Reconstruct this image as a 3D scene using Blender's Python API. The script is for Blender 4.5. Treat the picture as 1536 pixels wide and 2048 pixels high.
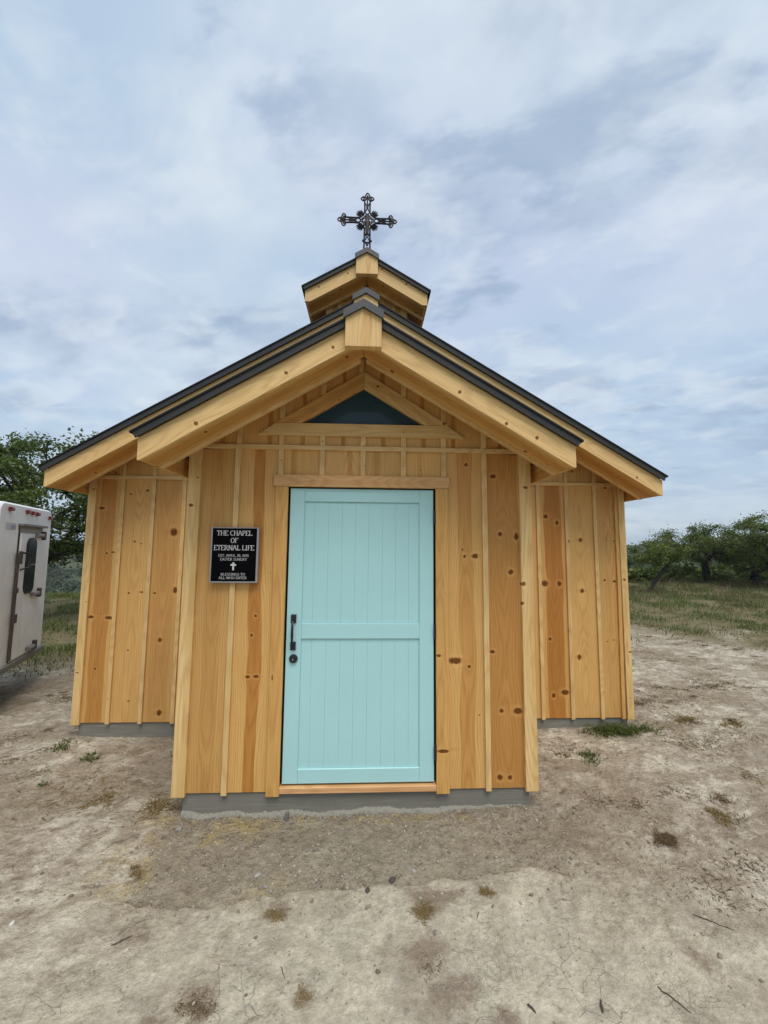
import bpy, math, random
import numpy as np
from mathutils import Matrix, Vector

for o in list(bpy.data.objects):
    bpy.data.objects.remove(o)
SC = bpy.context.scene
COL = SC.collection
RND = random.Random(11)
NP = np.random.RandomState(7)

# ------------------------------------------------------------------ camera
YAW, PITCH, ROLL, FPX = 0.0419, 0.0906, 0.0087, 774.8
CAM = Vector((0.0414, -2.8897, 1.7033))
fw = Vector((math.sin(YAW) * math.cos(PITCH), math.cos(YAW) * math.cos(PITCH), math.sin(PITCH)))
rt = Vector((math.cos(YAW), -math.sin(YAW), 0))
up = rt.cross(fw)
c_, s_ = math.cos(ROLL), math.sin(ROLL)
rt, up = rt * c_ + up * s_, rt * -s_ + up * c_
cam = bpy.data.cameras.new('camera')
cam.sensor_fit = 'HORIZONTAL'
cam.sensor_width = 36.0
cam.lens = 36.0 * FPX / 1536.0
cam.clip_start = 0.05
cam.clip_end = 6000
co = bpy.data.objects.new('camera', cam)
COL.objects.link(co)
co.matrix_world = Matrix((
    (rt.x, up.x, -fw.x, CAM.x), (rt.y, up.y, -fw.y, CAM.y), (rt.z, up.z, -fw.z, CAM.z), (0, 0, 0, 1)))
SC.camera = co
SC.render.resolution_x, SC.render.resolution_y = 768, 1024

# ------------------------------------------------------------------ exposure
EXPOSURE = 0.93
SC.view_settings.view_transform = 'Standard'
SC.view_settings.look = 'None'
SC.view_settings.exposure = EXPOSURE
SC.view_settings.gamma = 1.0
SC.view_settings.use_curve_mapping = False
SC.cycles.max_bounces = 6
SC.cycles.diffuse_bounces = 4
SC.cycles.glossy_bounces = 2
SC.cycles.transmission_bounces = 3
SC.cycles.caustics_reflective = False
SC.cycles.caustics_refractive = False

# ------------------------------------------------------------------ sky and sun
SUN_EL, SUN_AZ = math.radians(63), math.radians(166)   # azimuth clockwise from +y
W = bpy.data.worlds.new('World')
SC.world = W
W.use_nodes = True
wt = W.node_tree
wt.nodes.clear()
SKYSTR = 0.1


def N(nt, kind, ins=None, **kw):
    n = nt.nodes.new(kind)
    for k, v in kw.items():
        setattr(n, k, v)
    for k, v in (ins or {}).items():
        s = n.inputs[k]
        if isinstance(v, bpy.types.NodeSocket):
            nt.links.new(v, s)
        else:
            s.default_value = v
    return n


def M(nt, op, a, b=None, c=None, clamp=False):
    ins = {0: a}
    if b is not None:
        ins[1] = b
    if c is not None:
        ins[2] = c
    return N(nt, 'ShaderNodeMath', ins, operation=op, use_clamp=clamp).outputs[0]


def MIX(nt, f, a, b, blend='MIX'):
    n = N(nt, 'ShaderNodeMix', data_type='RGBA', blend_type=blend)
    for i, v in ((0, f), (6, a), (7, b)):
        if isinstance(v, bpy.types.NodeSocket):
            nt.links.new(v, n.inputs[i])
        else:
            if i and len(v) == 3:
                v = (*v, 1)
            n.inputs[i].default_value = v
    return n.outputs[2]


def SS(nt, x, a, b):
    return N(nt, 'ShaderNodeMapRange', {0: x, 1: a, 2: b, 3: 0.0, 4: 1.0}, interpolation_type='SMOOTHSTEP').outputs[0]


def NOISE(nt, vec, scale, detail=3.0, rough=0.5, dist=0.0):
    return N(nt, 'ShaderNodeTexNoise', {'Vector': vec, 'Scale': scale, 'Detail': detail, 'Roughness': rough, 'Distortion': dist}).outputs[0]


def XYZ(nt, x, y, z):
    return N(nt, 'ShaderNodeCombineXYZ', {0: x, 1: y, 2: z}).outputs[0]


def build_world():
    nt = wt
    tc = N(nt, 'ShaderNodeTexCoord').outputs['Generated']
    sp = N(nt, 'ShaderNodeSeparateXYZ', {0: tc})
    x, y, z = sp.outputs[0], sp.outputs[1], sp.outputs[2]
    zc = M(nt, 'ADD', M(nt, 'MAXIMUM', z, 0.0), 0.22)
    u = M(nt, 'DIVIDE', x, zc)
    v = M(nt, 'DIVIDE', y, zc)
    p = XYZ(nt, u, v, 3.7)
    big = NOISE(nt, p, 0.75, 4.0, 0.5, 0.3)
    p2 = XYZ(nt, M(nt, 'MULTIPLY', M(nt, 'ADD', u, M(nt, 'MULTIPLY', v, 0.35)), 1.0), M(nt, 'MULTIPLY', v, 1.25), 9.1)
    mid = NOISE(nt, p2, 1.6, 6.0, 0.56, 0.2)
    fine = NOISE(nt, p2, 4.6, 4.0, 0.55, 0.3)
    k = 1.0 / (SKYSTR * 2 ** EXPOSURE)

    def C(r, g, b):
        return (r * k, g * k, b * k)
    bright = C(0.84, 0.91, 0.95)
    blue = C(0.50, 0.635, 0.80)
    lav = C(0.60, 0.67, 0.85)
    grey = C(0.345, 0.455, 0.62)
    big2 = M(nt, 'ADD', M(nt, 'MULTIPLY', big, 0.72), M(nt, 'MULTIPLY', mid, 0.28))
    base = MIX(nt, SS(nt, big2, 0.40, 0.62), blue, bright)
    tint = SS(nt, NOISE(nt, XYZ(nt, u, v, 21.0), 0.9, 3.0), 0.42, 0.66)
    base = MIX(nt, M(nt, 'MULTIPLY', tint, 0.7), base, lav)
    md = SS(nt, mid, 0.49, 0.66)
    base = MIX(nt, M(nt, 'MULTIPLY', md, 0.66), base, grey)
    # broken clumps where the sheet is thin
    cl = NOISE(nt, XYZ(nt, M(nt, 'ADD', u, M(nt, 'MULTIPLY', v, 0.55)), M(nt, 'MULTIPLY', v, 1.6), 33.0), 3.3, 7.0, 0.58, 0.15)
    clm = M(nt, 'MULTIPLY', SS(nt, cl, 0.50, 0.65), SS(nt, NOISE(nt, XYZ(nt, u, v, 14.0), 1.1, 2.0), 0.45, 0.58))
    base = MIX(nt, M(nt, 'MULTIPLY', clm, 0.7), base, grey)
    br = SS(nt, fine, 0.46, 0.70)
    base = MIX(nt, M(nt, 'MULTIPLY', br, 0.45), base, bright)
    # the cloud sheet thins towards the horizon
    low = N(nt, 'ShaderNodeMapRange', {0: z, 1: 0.0, 2: 0.30, 3: 0.55, 4: 0.0}).outputs[0]
    base = MIX(nt, low, base, C(0.44, 0.565, 0.665))
    sky = N(nt, 'ShaderNodeTexSky', sky_type='NISHITA')
    sky.sun_disc = False
    sky.sun_elevation = SUN_EL
    sky.sun_rotation = SUN_AZ
    sky.air_density = 1.0
    sky.dust_density = 1.5
    col = MIX(nt, 0.92, sky.outputs[0], base)
    bg = N(nt, 'ShaderNodeBackground', {'Color': col, 'Strength': SKYSTR})
    out = N(nt, 'ShaderNodeOutputWorld', {'Surface': bg.outputs[0]})


build_world()
sun = bpy.data.lights.new('sun', 'SUN')
sun.energy = 1.5
sun.angle = math.radians(36)
sun.color = (1.0, 0.955, 0.89)
so = bpy.data.objects.new('sun', sun)
COL.objects.link(so)
sd = Vector((math.sin(SUN_AZ) * math.cos(SUN_EL), math.cos(SUN_AZ) * math.cos(SUN_EL), math.sin(SUN_EL)))
so.rotation_euler = sd.to_track_quat('Z', 'Y').to_euler()
so.location = (0, 0, 30)

# ------------------------------------------------------------------ mesh helpers


def fast_mesh(name, V, F, smooth=False):
    """V (n,3), F (m,k) all faces the same size."""
    V = np.asarray(V, np.float32)
    F = np.asarray(F, np.int32)
    me = bpy.data.meshes.new(name)
    me.vertices.add(len(V))
    me.vertices.foreach_set('co', V.ravel())
    k = F.shape[1]
    me.loops.add(F.size)
    me.loops.foreach_set('vertex_index', F.ravel())
    me.polygons.add(len(F))
    me.polygons.foreach_set('loop_start', np.arange(0, F.size, k, dtype=np.int32))
    if smooth:
        me.polygons.foreach_set('use_smooth', np.ones(len(F), bool))
    me.update(calc_edges=True)
    return me


class MB:
    """collects shapes into one mesh"""

    def __init__(self):
        self.v, self.f = [], []

    def add(self, V, F):
        o = len(self.v)
        self.v += [tuple(p) for p in V]
        self.f += [tuple(i + o for i in f) for f in F]
        return self

    def box(self, x0, x1, y0, y1, z0, z1, c=0.0):
        if c <= 0:
            V = [(x, y, z) for z in (z0, z1) for y in (y0, y1) for x in (x0, x1)]
            F = [(0, 2, 3, 1), (4, 5, 7, 6), (0, 1, 5, 4), (2, 6, 7, 3), (0, 4, 6, 2), (1, 3, 7, 5)]
            return self.add(V, F)
        V, F = prism([(x0, z0), (x1, z0), (x1, z1), (x0, z1)], y0, y1, c)
        return self.add(V, F)

    def tube(self, pts, rad, n=6, closed=False):
        pts = [Vector(p) for p in pts]
        m = len(pts)
        rad = rad if isinstance(rad, (list, tuple)) else [rad] * m
        ref = Vector((0.31, 0.9, 0.2)).normalized()
        V = []
        for i, p in enumerate(pts):
            a = pts[(i - 1) % m] if (closed or i) else p
            b = pts[(i + 1) % m] if (closed or i < m - 1) else p
            d = (b - a).normalized()
            e = d.cross(ref)
            if e.length < 1e-3:
                e = d.cross(Vector((1, 0, 0)))
            e.normalize()
            g = d.cross(e)
            for k in range(n):
                t = 2 * math.pi * k / n
                V.append(p + (e * math.cos(t) + g * math.sin(t)) * rad[i])
        F = []
        for i in range(m if closed else m - 1):
            j = (i + 1) % m
            for k in range(n):
                l = (k + 1) % n
                F.append((i * n + k, j * n + k, j * n + l, i * n + l))
        if not closed:
            F.append(tuple(range(n)))
            F.append(tuple((m - 1) * n + k for k in reversed(range(n))))
        return self.add(V, F)

    def lathe(self, prof, center, axis='z', n=16, sx=1.0, sy=1.0):
        V, F = [], []
        for r, h in prof:
            for k in range(n):
                t = 2 * math.pi * k / n
                a, b = r * math.cos(t) * sx, r * math.sin(t) * sy
                V.append({'z': (a, b, h), 'y': (a, h, b), 'x': (h, a, b)}[axis])
        V = [(p[0] + center[0], p[1] + center[1], p[2] + center[2]) for p in V]
        for i in range(len(prof) - 1):
            for k in range(n):
                l = (k + 1) % n
                F.append((i * n + k, i * n + l, (i + 1) * n + l, (i + 1) * n + k))
        F.append(tuple(range(n))[::-1])
        F.append(tuple((len(prof) - 1) * n + k for k in range(n)))
        return self.add(V, F)

    def obj(self, name, mat, parent=None, smooth=False, mw=None):
        me = bpy.data.meshes.new(name)
        me.from_pydata([tuple(v) for v in self.v], [], self.f)
        fix_normals(me)
        if smooth:
            me.polygons.foreach_set('use_smooth', np.ones(len(me.polygons), bool))
        me.update()
        return link(name, me, mat, parent, mw)


def fix_normals(me):
    import bmesh
    bm = bmesh.new()
    bm.from_mesh(me)
    bmesh.ops.recalc_face_normals(bm, faces=bm.faces)
    bm.to_mesh(me)
    bm.free()


def link(name, me, mat, parent=None, mw=None):
    o = bpy.data.objects.new(name, me)
    if mat is not None and me is not None and not me.materials:
        me.materials.append(mat)
    COL.objects.link(o)
    if parent is not None:
        o.parent = parent
    if mw is not None:
        o.matrix_local = mw
    return o


def empty(name, loc=(0, 0, 0)):
    o = bpy.data.objects.new(name, None)
    o.empty_display_size = 0.2
    o.location = loc
    COL.objects.link(o)
    return o


def tag(o, label, cat=None, group=None, kind=None):
    if label:
        o['label'] = label
    if cat:
        o['category'] = cat
    if group:
        o['group'] = group
    if kind:
        o['kind'] = kind
    return o


def copy_thing(o, **kw):
    c = o.copy()
    COL.objects.link(c)
    for ch in o.children:
        d = ch.copy()
        COL.objects.link(d)
        d.parent = c
    return c


def prism(P, d0, d1, c=0.0):
    """polygon P (x,z) extruded in y from d0 (front) to d1, front edge chamfered by c"""
    A = sum(P[i][0] * P[(i + 1) % len(P)][1] - P[(i + 1) % len(P)][0] * P[i][1] for i in range(len(P)))
    if A < 0:
        P = P[::-1]
    n = len(P)
    if c <= 0:
        V = [(p[0], d0, p[1]) for p in P] + [(p[0], d1, p[1]) for p in P]
        F = [tuple(range(n)), tuple(range(2 * n - 1, n - 1, -1))]
        F += [(i, n + i, n + (i + 1) % n, (i + 1) % n) for i in range(n)]
        return V, F
    ins = []
    for i in range(n):
        p0, p1, p2 = Vector(P[i - 1]), Vector(P[i]), Vector(P[(i + 1) % n])
        e1, e2 = (p1 - p0).normalized(), (p2 - p1).normalized()
        n1, n2 = Vector((-e1.y, e1.x)), Vector((-e2.y, e2.x))
        b = n1 + n2
        q = p1 + b * (c / max(0.35, b.dot(n1)))
        ins.append((q.x, q.y))
    V = [(p[0], d0, p[1]) for p in ins] + [(p[0], d0 + c, p[1]) for p in P] + [(p[0], d1, p[1]) for p in P]
    F = [tuple(range(n)), tuple(range(3 * n - 1, 2 * n - 1, -1))]
    for i in range(n):
        j = (i + 1) % n
        F.append((i, n + i, n + j, j))
        F.append((n + i, 2 * n + i, 2 * n + j, n + j))
    return V, F


ROOT = {}


def set_wood(o, knots=(), tone=(1, 1, 1), heart=(0, 0.05, 0.0)):
    ks = sorted(knots, key=lambda k: -k[2] * k[3])[:11]
    for i in range(11):
        o['k%d' % i] = [float(a) for a in ks[i]] if i < len(ks) else [0.0, -9.0, 1e-4, 1e-4]
    o['tone'] = [float(a) for a in tone]
    o['heart'] = [float(a) for a in heart]


def rtone(sp=0.10):
    b = 1 + RND.uniform(-sp, sp)
    w = RND.uniform(-sp, sp) * 0.6
    return (b * (1 + w * 0.3), b, b * (1 - w * 1.2))


FRONT = (Vector((0, 0, 0)), Vector((1, 0, 0)), Vector((0, 0, 1)))


def piece(name, P, d0, d1, mat, parent, frame=FRONT, ang=0.0, knots=None, tone=None, heart=None, kn=None, ch=0.003, label=None):
    """flat board with outline P in the (ex, ez) plane of frame; grain along ez tilted towards ex by ang"""
    O, ex, ez = frame
    ey = ez.cross(ex)
    G = (math.sin(ang), math.cos(ang))
    H = (math.cos(ang), -math.sin(ang))
    L = [(p[0] * H[0] + p[1] * H[1], p[0] * G[0] + p[1] * G[1]) for p in P]
    cx = (min(l[0] for l in L) + max(l[0] for l in L)) / 2
    cz = min(l[1] for l in L)
    wid = max(l[0] for l in L) - min(l[0] for l in L)
    hgt = max(l[1] for l in L) - cz
    V, F = prism([(l[0] - cx, l[1] - cz) for l in L], d0, d1, ch)
    me = bpy.data.meshes.new(name)
    me.from_pydata(V, [], F)
    fix_normals(me)
    X = ex * H[0] + ez * H[1]
    Z = ex * G[0] + ez * G[1]
    T = O + X * cx + Z * cz
    mw = Matrix(((X.x, ey.x, Z.x, T.x), (X.y, ey.y, Z.y, T.y), (X.z, ey.z, Z.z, T.z), (0, 0, 0, 1)))
    o = link(name, me, mat, parent, mw)
    ks = []
    for k in knots or ():
        a, b = k[0] * H[0] + k[1] * H[1] - cx, k[0] * G[0] + k[1] * G[1] - cz
        if abs(a) < wid / 2 + k[2] * 0.3 and -k[3] < b < hgt + k[3]:
            ks.append((a, b, k[2], k[3]))
    n = RND.randint(0, 3) if kn is None else kn
    for i in range(n):
        r = RND.uniform(0.003, 0.007) if wid < 0.06 else RND.uniform(0.005, 0.016)
        ks.append((RND.uniform(-wid / 2, wid / 2), RND.uniform(0, hgt), r, r * RND.uniform(0.8, 1.3)))
    h = (0, 0.05, 0)
    if heart is None:
        h = (RND.uniform(-wid * 0.3, wid * 0.3), wid * RND.uniform(0.1, 0.3), RND.uniform(0.0, 0.45))
    else:
        h = (heart[0] * H[0] + 0 - (cx if ang == 0 else 0), heart[1], heart[2])
    set_wood(o, ks, tone or rtone(), h)
    if label:
        o['label'] = label
    return o


# ------------------------------------------------------------------ materials


def new_mat(name):
    m = bpy.data.materials.new(name)
    m.use_nodes = True
    nt = m.node_tree
    nt.nodes.clear()
    b = N(nt, 'ShaderNodeBsdfPrincipled')
    N(nt, 'ShaderNodeOutputMaterial', {'Surface': b.outputs[0]})
    return m, nt, b


def setin(nt, b, **kw):
    for k, v in kw.items():
        s = b.inputs[k.replace('_', ' ')]
        if isinstance(v, bpy.types.NodeSocket):
            nt.links.new(v, s)
        else:
            s.default_value = (*v, 1) if isinstance(v, tuple) and len(v) == 3 else v


def bump(nt, h, strength=0.3, dist=0.01):
    return N(nt, 'ShaderNodeBump', {'Height': h, 'Strength': strength, 'Distance': dist}).outputs[0]


def pine(name, sap, heartc, knotc):
    m, nt, b = new_mat(name)
    tc = N(nt, 'ShaderNodeTexCoord').outputs['Object']
    sp = N(nt, 'ShaderNodeSeparateXYZ', {0: tc})
    x, y, z = sp.outputs
    seed = M(nt, 'MULTIPLY', N(nt, 'ShaderNodeObjectInfo').outputs['Random'], 61.0)
    wob = NOISE(nt, XYZ(nt, M(nt, 'MULTIPLY', x, 3.0), seed, z), 1.6, 2.0)
    wob = M(nt, 'MULTIPLY', M(nt, 'SUBTRACT', wob, 0.5), 0.045)
    jit = NOISE(nt, XYZ(nt, x, seed, z), 42.0, 3.0, 0.6)
    jit = M(nt, 'MULTIPLY', M(nt, 'SUBTRACT', jit, 0.5), 0.95)
    dmin = None
    lay = None
    smr = None
    for i in range(11):
        at = N(nt, 'ShaderNodeAttribute', attribute_type='OBJECT', attribute_name='k%d' % i)
        ks = N(nt, 'ShaderNodeSeparateXYZ', {0: at.outputs['Vector']})
        dx = M(nt, 'DIVIDE', M(nt, 'SUBTRACT', x, ks.outputs[0]), M(nt, 'MAXIMUM', ks.outputs[2], 1e-4))
        dz = M(nt, 'DIVIDE', M(nt, 'SUBTRACT', z, ks.outputs[1]), M(nt, 'MAXIMUM', at.outputs['Alpha'], 1e-4))
        d2 = M(nt, 'ADD', M(nt, 'MULTIPLY', dx, dx), M(nt, 'MULTIPLY', dz, dz))
        # grain pushed aside, away from the knot's centre line
        w = M(nt, 'DIVIDE', dx, M(nt, 'ADD', 1.0, M(nt, 'ADD', M(nt, 'MULTIPLY', dx, dx), M(nt, 'MULTIPLY', M(nt, 'MULTIPLY', dz, dz), 0.12))))
        w = M(nt, 'MULTIPLY', w, M(nt, 'MULTIPLY', ks.outputs[2], 0.9))
        lay = w if lay is None else M(nt, 'ADD', lay, w)
        sm = M(nt, 'ADD', M(nt, 'MULTIPLY', M(nt, 'MULTIPLY', dx, dx), 0.13), M(nt, 'MULTIPLY', M(nt, 'MULTIPLY', dz, dz), 1.1))
        smr = sm if smr is None else M(nt, 'MINIMUM', smr, sm)
        dmin = d2 if dmin is None else M(nt, 'MINIMUM', dmin, d2)
    d = M(nt, 'ADD', M(nt, 'SQRT', dmin), jit)
    xw = M(nt, 'SUBTRACT', M(nt, 'ADD', x, wob), lay)
    ht = N(nt, 'ShaderNodeAttribute', attribute_type='OBJECT', attribute_name='heart')
    hs = N(nt, 'ShaderNodeSeparateXYZ', {0: ht.outputs['Vector']})
    u = M(nt, 'SUBTRACT', xw, hs.outputs[0])
    dep = M(nt, 'ADD', 0.012, M(nt, 'MULTIPLY', NOISE(nt, XYZ(nt, seed, 0.3, z), 0.9, 1.0), 0.17))
    r = M(nt, 'SQRT', M(nt, 'ADD', M(nt, 'MULTIPLY', u, u), M(nt, 'MULTIPLY', dep, dep)))
    ph = M(nt, 'ADD', M(nt, 'MULTIPLY', r, 560.0), M(nt, 'MULTIPLY', NOISE(nt, XYZ(nt, M(nt, 'MULTIPLY', xw, 30.0), seed, z), 3.0, 2.0), 7.0))
    ring = M(nt, 'MULTIPLY_ADD', M(nt, 'SINE', ph), 0.5, 0.5)
    ring = M(nt, 'POWER', ring, 2.2)
    streak = NOISE(nt, XYZ(nt, M(nt, 'MULTIPLY', xw, 75.0), seed, M(nt, 'MULTIPLY', z, 1.3)), 2.2, 3.0, 0.6)
    blotch = NOISE(nt, XYZ(nt, M(nt, 'MULTIPLY', x, 5.0), seed, z), 1.3, 3.0)
    hm = M(nt, 'SUBTRACT', 1.0, SS(nt, M(nt, 'ADD', M(nt, 'ABSOLUTE', u), M(nt, 'MULTIPLY', M(nt, 'SUBTRACT', streak, 0.5), 0.012)),
                                   M(nt, 'MULTIPLY', hs.outputs[1], 0.88), M(nt, 'MULTIPLY', hs.outputs[1], 1.06)))
    hm = M(nt, 'MULTIPLY', hm, hs.outputs[2])
    col = MIX(nt, hm, sap, heartc)
    dk = M(nt, 'SUBTRACT', 1.0, M(nt, 'MULTIPLY', ring, M(nt, 'MULTIPLY_ADD', blotch, 0.30, 0.02)))
    dk = M(nt, 'MULTIPLY', dk, M(nt, 'MULTIPLY_ADD', streak, 0.40, 0.80))
    dk = M(nt, 'MULTIPLY', dk, M(nt, 'MULTIPLY_ADD', blotch, 0.34, 0.83))
    # darkening of a ring is stronger in blue than in red
    dv = N(nt, 'ShaderNodeCombineColor', {0: M(nt, 'POWER', dk, 0.75), 1: dk, 2: M(nt, 'POWER', dk, 1.35)}).outputs[0]
    col = MIX(nt, 1.0, col, dv, 'MULTIPLY')
    # pale resin halo, dark ring, knot body with its own rings
    halo = M(nt, 'SUBTRACT', SS(nt, d, 0.95, 1.15), SS(nt, d, 1.25, 2.3))
    col = MIX(nt, M(nt, 'MULTIPLY', halo, 0.25), col, tuple(min(1, a * 1.22) for a in sap))
    smear = M(nt, 'SUBTRACT', 1.0, SS(nt, M(nt, 'ADD', M(nt, 'SQRT', smr), M(nt, 'MULTIPLY', jit, 0.9)), 0.35, 1.25))
    col = MIX(nt, M(nt, 'MULTIPLY', smear, 0.42), col, heartc)
    body = M(nt, 'MULTIPLY', M(nt, 'SUBTRACT', 1.0, SS(nt, d, 0.62, 1.10)), 0.93)
    kr = M(nt, 'MULTIPLY_ADD', M(nt, 'SINE', M(nt, 'MULTIPLY', d, 21.0)), 0.22, 0.8)
    kcol = MIX(nt, SS(nt, d, 0.2, 1.0), tuple(a * 1.5 for a in knotc), knotc)
    kcol = MIX(nt, 1.0, kcol, N(nt, 'ShaderNodeCombineColor', {0: kr, 1: kr, 2: kr}).outputs[0], 'MULTIPLY')
    col = MIX(nt, body, col, kcol)
    tn = N(nt, 'ShaderNodeAttribute', attribute_type='OBJECT', attribute_name='tone')
    col = MIX(nt, 1.0, col, tn.outputs['Color'], 'MULTIPLY')
    # pitch flecks
    fl = NOISE(nt, XYZ(nt, M(nt, 'MULTIPLY', x, 6.0), seed, z), 26.0, 1.0)
    col = MIX(nt, M(nt, 'MULTIPLY', SS(nt, fl, 0.76, 0.80), 0.6), col, knotc)
    hgt = M(nt, 'ADD', M(nt, 'MULTIPLY', streak, 0.6), M(nt, 'MULTIPLY', ring, 0.3))
    setin(nt, b, Base_Color=col, Roughness=M(nt, 'MULTIPLY_ADD', streak, 0.2, 0.45), Normal=bump(nt, hgt, 0.25, 0.002))
    nt.links.new(M(nt, 'MULTIPLY_ADD', body, -0.27, 0.32), b.inputs['Specular IOR Level'])
    return m


PINE = pine('oiled_pine', (0.635, 0.376, 0.126), (0.45, 0.195, 0.040), (0.110, 0.038, 0.011))
PINEL = pine('pale_pine', (0.690, 0.470, 0.205), (0.55, 0.315, 0.100), (0.15, 0.058, 0.02))
PINER = pine('rosy_pine', (0.64, 0.385, 0.175), (0.52, 0.25, 0.09), (0.2, 0.08, 0.03))


def simple(name, col, rough=0.5, metal=0.0, var=0.1, scale=6.0, bmp=0.0, spec=0.5, obj=True):
    m, nt, b = new_mat(name)
    tc = N(nt, 'ShaderNodeTexCoord').outputs['Object']
    n = NOISE(nt, tc, scale, 5.0, 0.6)
    f = M(nt, 'MULTIPLY_ADD', n, 2 * var, 1 - var)
    c = MIX(nt, 1.0, col, N(nt, 'ShaderNodeCombineColor', {0: f, 1: f, 2: f}).outputs[0], 'MULTIPLY')
    setin(nt, b, Base_Color=c, Roughness=M(nt, 'MULTIPLY_ADD', n, 0.2, rough - 0.1), Metallic=metal)
    b.inputs['Specular IOR Level'].default_value = spec
    if bmp:
        setin(nt, b, Normal=bump(nt, NOISE(nt, tc, scale * 8, 4.0), bmp, 0.004))
    return m


ROOFM = simple('charcoal_metal', (0.013, 0.0135, 0.0135), 0.55, 0.0, 0.3, 3.0, 0, 0.22)
TRIMM = simple('dark_grey_trim_metal', (0.040, 0.041, 0.040), 0.55, 0.0, 0.3, 3.0, 0, 0.2)
CAPM = simple('grey_cap_metal', (0.068, 0.070, 0.075), 0.5, 0.0, 0.15, 5.0, 0, 0.35)
DOORP = simple('aqua_paint', (0.395, 0.655, 0.660), 0.5, 0.0, 0.05, 2.2, 0.08)
BLACK = simple('black_iron', (0.012, 0.012, 0.013), 0.45, 0.0, 0.2, 30.0, 0.05)
IRON = simple('dark_cast_iron', (0.018, 0.016, 0.016), 0.55, 0.3, 0.35, 40.0, 0.1)
BRONZE = simple('rusty_figure_iron', (0.035, 0.020, 0.015), 0.6, 0.2, 0.35, 40.0, 0.1)
DARK = simple('weather_seal', (0.01, 0.009, 0.008), 0.8, 0, 0.1, 5)
SILVER = simple('silver_frame', (0.42, 0.42, 0.43), 0.35, 0.6, 0.1, 20)
PANEL = simple('black_plaque', (0.002, 0.002, 0.0025), 0.6, 0, 0.05, 5, 0, 0.05)
LETTER = simple('silver_lettering', (0.62, 0.61, 0.60), 0.5, 0.0, 0.05, 5)
WHITEF = simple('trailer_marker_red', (0.16, 0.012, 0.012), 0.3, 0, 0.2, 20)
RUBBER = simple('tyre_rubber', (0.02, 0.02, 0.02), 0.8, 0, 0.2, 20)
STEEL = simple('grey_hinge_steel', (0.20, 0.19, 0.17), 0.55, 0.3, 0.3, 20)
RUST = simple('rusty_latch', (0.075, 0.055, 0.045), 0.75, 0.1, 0.45, 25, 0.2)
STICK = simple('twig_bark', (0.07, 0.055, 0.042), 0.9, 0, 0.3, 30, 0.2)
STONE = simple('pale_limestone', (0.33, 0.31, 0.27), 0.9, 0, 0.25, 25, 0.3)
SHEATH = simple('wall_sheathing', (0.10, 0.065, 0.035), 0.9, 0, 0.1, 5)


def glass_mat():
    m, nt, b = new_mat('dark_glass')
    setin(nt, b, Base_Color=(0.024, 0.055, 0.078), Roughness=0.10)
    b.inputs['Specular IOR Level'].default_value = 0.22
    return m


GLASS = glass_mat()


def concrete_mat():
    m, nt, b = new_mat('grey_concrete')
    tc = N(nt, 'ShaderNodeTexCoord').outputs['Object']
    n1 = NOISE(nt, tc, 4.0, 5.0, 0.6)
    sp = N(nt, 'ShaderNodeSeparateXYZ', {0: tc})
    n2 = NOISE(nt, XYZ(nt, M(nt, 'MULTIPLY', sp.outputs[0], 2.0), sp.outputs[1], M(nt, 'MULTIPLY', sp.outputs[2], 40.0)), 1.5, 4.0)
    c = MIX(nt, n1, (0.150, 0.142, 0.115), (0.215, 0.205, 0.172))
    c = MIX(nt, SS(nt, n2, 0.5, 0.8), c, (0.245, 0.232, 0.195))
    setin(nt, b, Base_Color=c, Roughness=0.9, Normal=bump(nt, M(nt, 'ADD', NOISE(nt, tc, 60.0, 5.0, 0.7), n2), 0.35, 0.006))
    return m


CONC = concrete_mat()


def trailer_mat():
    m, nt, b = new_mat('weathered_white_paint')
    tc = N(nt, 'ShaderNodeTexCoord').outputs['Object']
    sp = N(nt, 'ShaderNodeSeparateXYZ', {0: tc})
    streak = NOISE(nt, XYZ(nt, M(nt, 'MULTIPLY', sp.outputs[0], 14.0), M(nt, 'MULTIPLY', sp.outputs[1], 14.0), sp.outputs[2]), 1.3, 5.0, 0.65)
    n1 = NOISE(nt, tc, 3.0, 5.0, 0.6)
    c = MIX(nt, SS(nt, n1, 0.35, 0.7), (0.78, 0.80, 0.815), (0.87, 0.89, 0.90))
    c = MIX(nt, M(nt, 'MULTIPLY', SS(nt, streak, 0.52, 0.75), 0.45), c, (0.55, 0.54, 0.50))
    spk = NOISE(nt, tc, 22.0, 2.0)
    c = MIX(nt, SS(nt, spk, 0.74, 0.78), c, (0.22, 0.16, 0.11))
    setin(nt, b, Base_Color=c, Roughness=0.45, Normal=bump(nt, n1, 0.12, 0.02))
    return m


TRAILP = trailer_mat()


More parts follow.
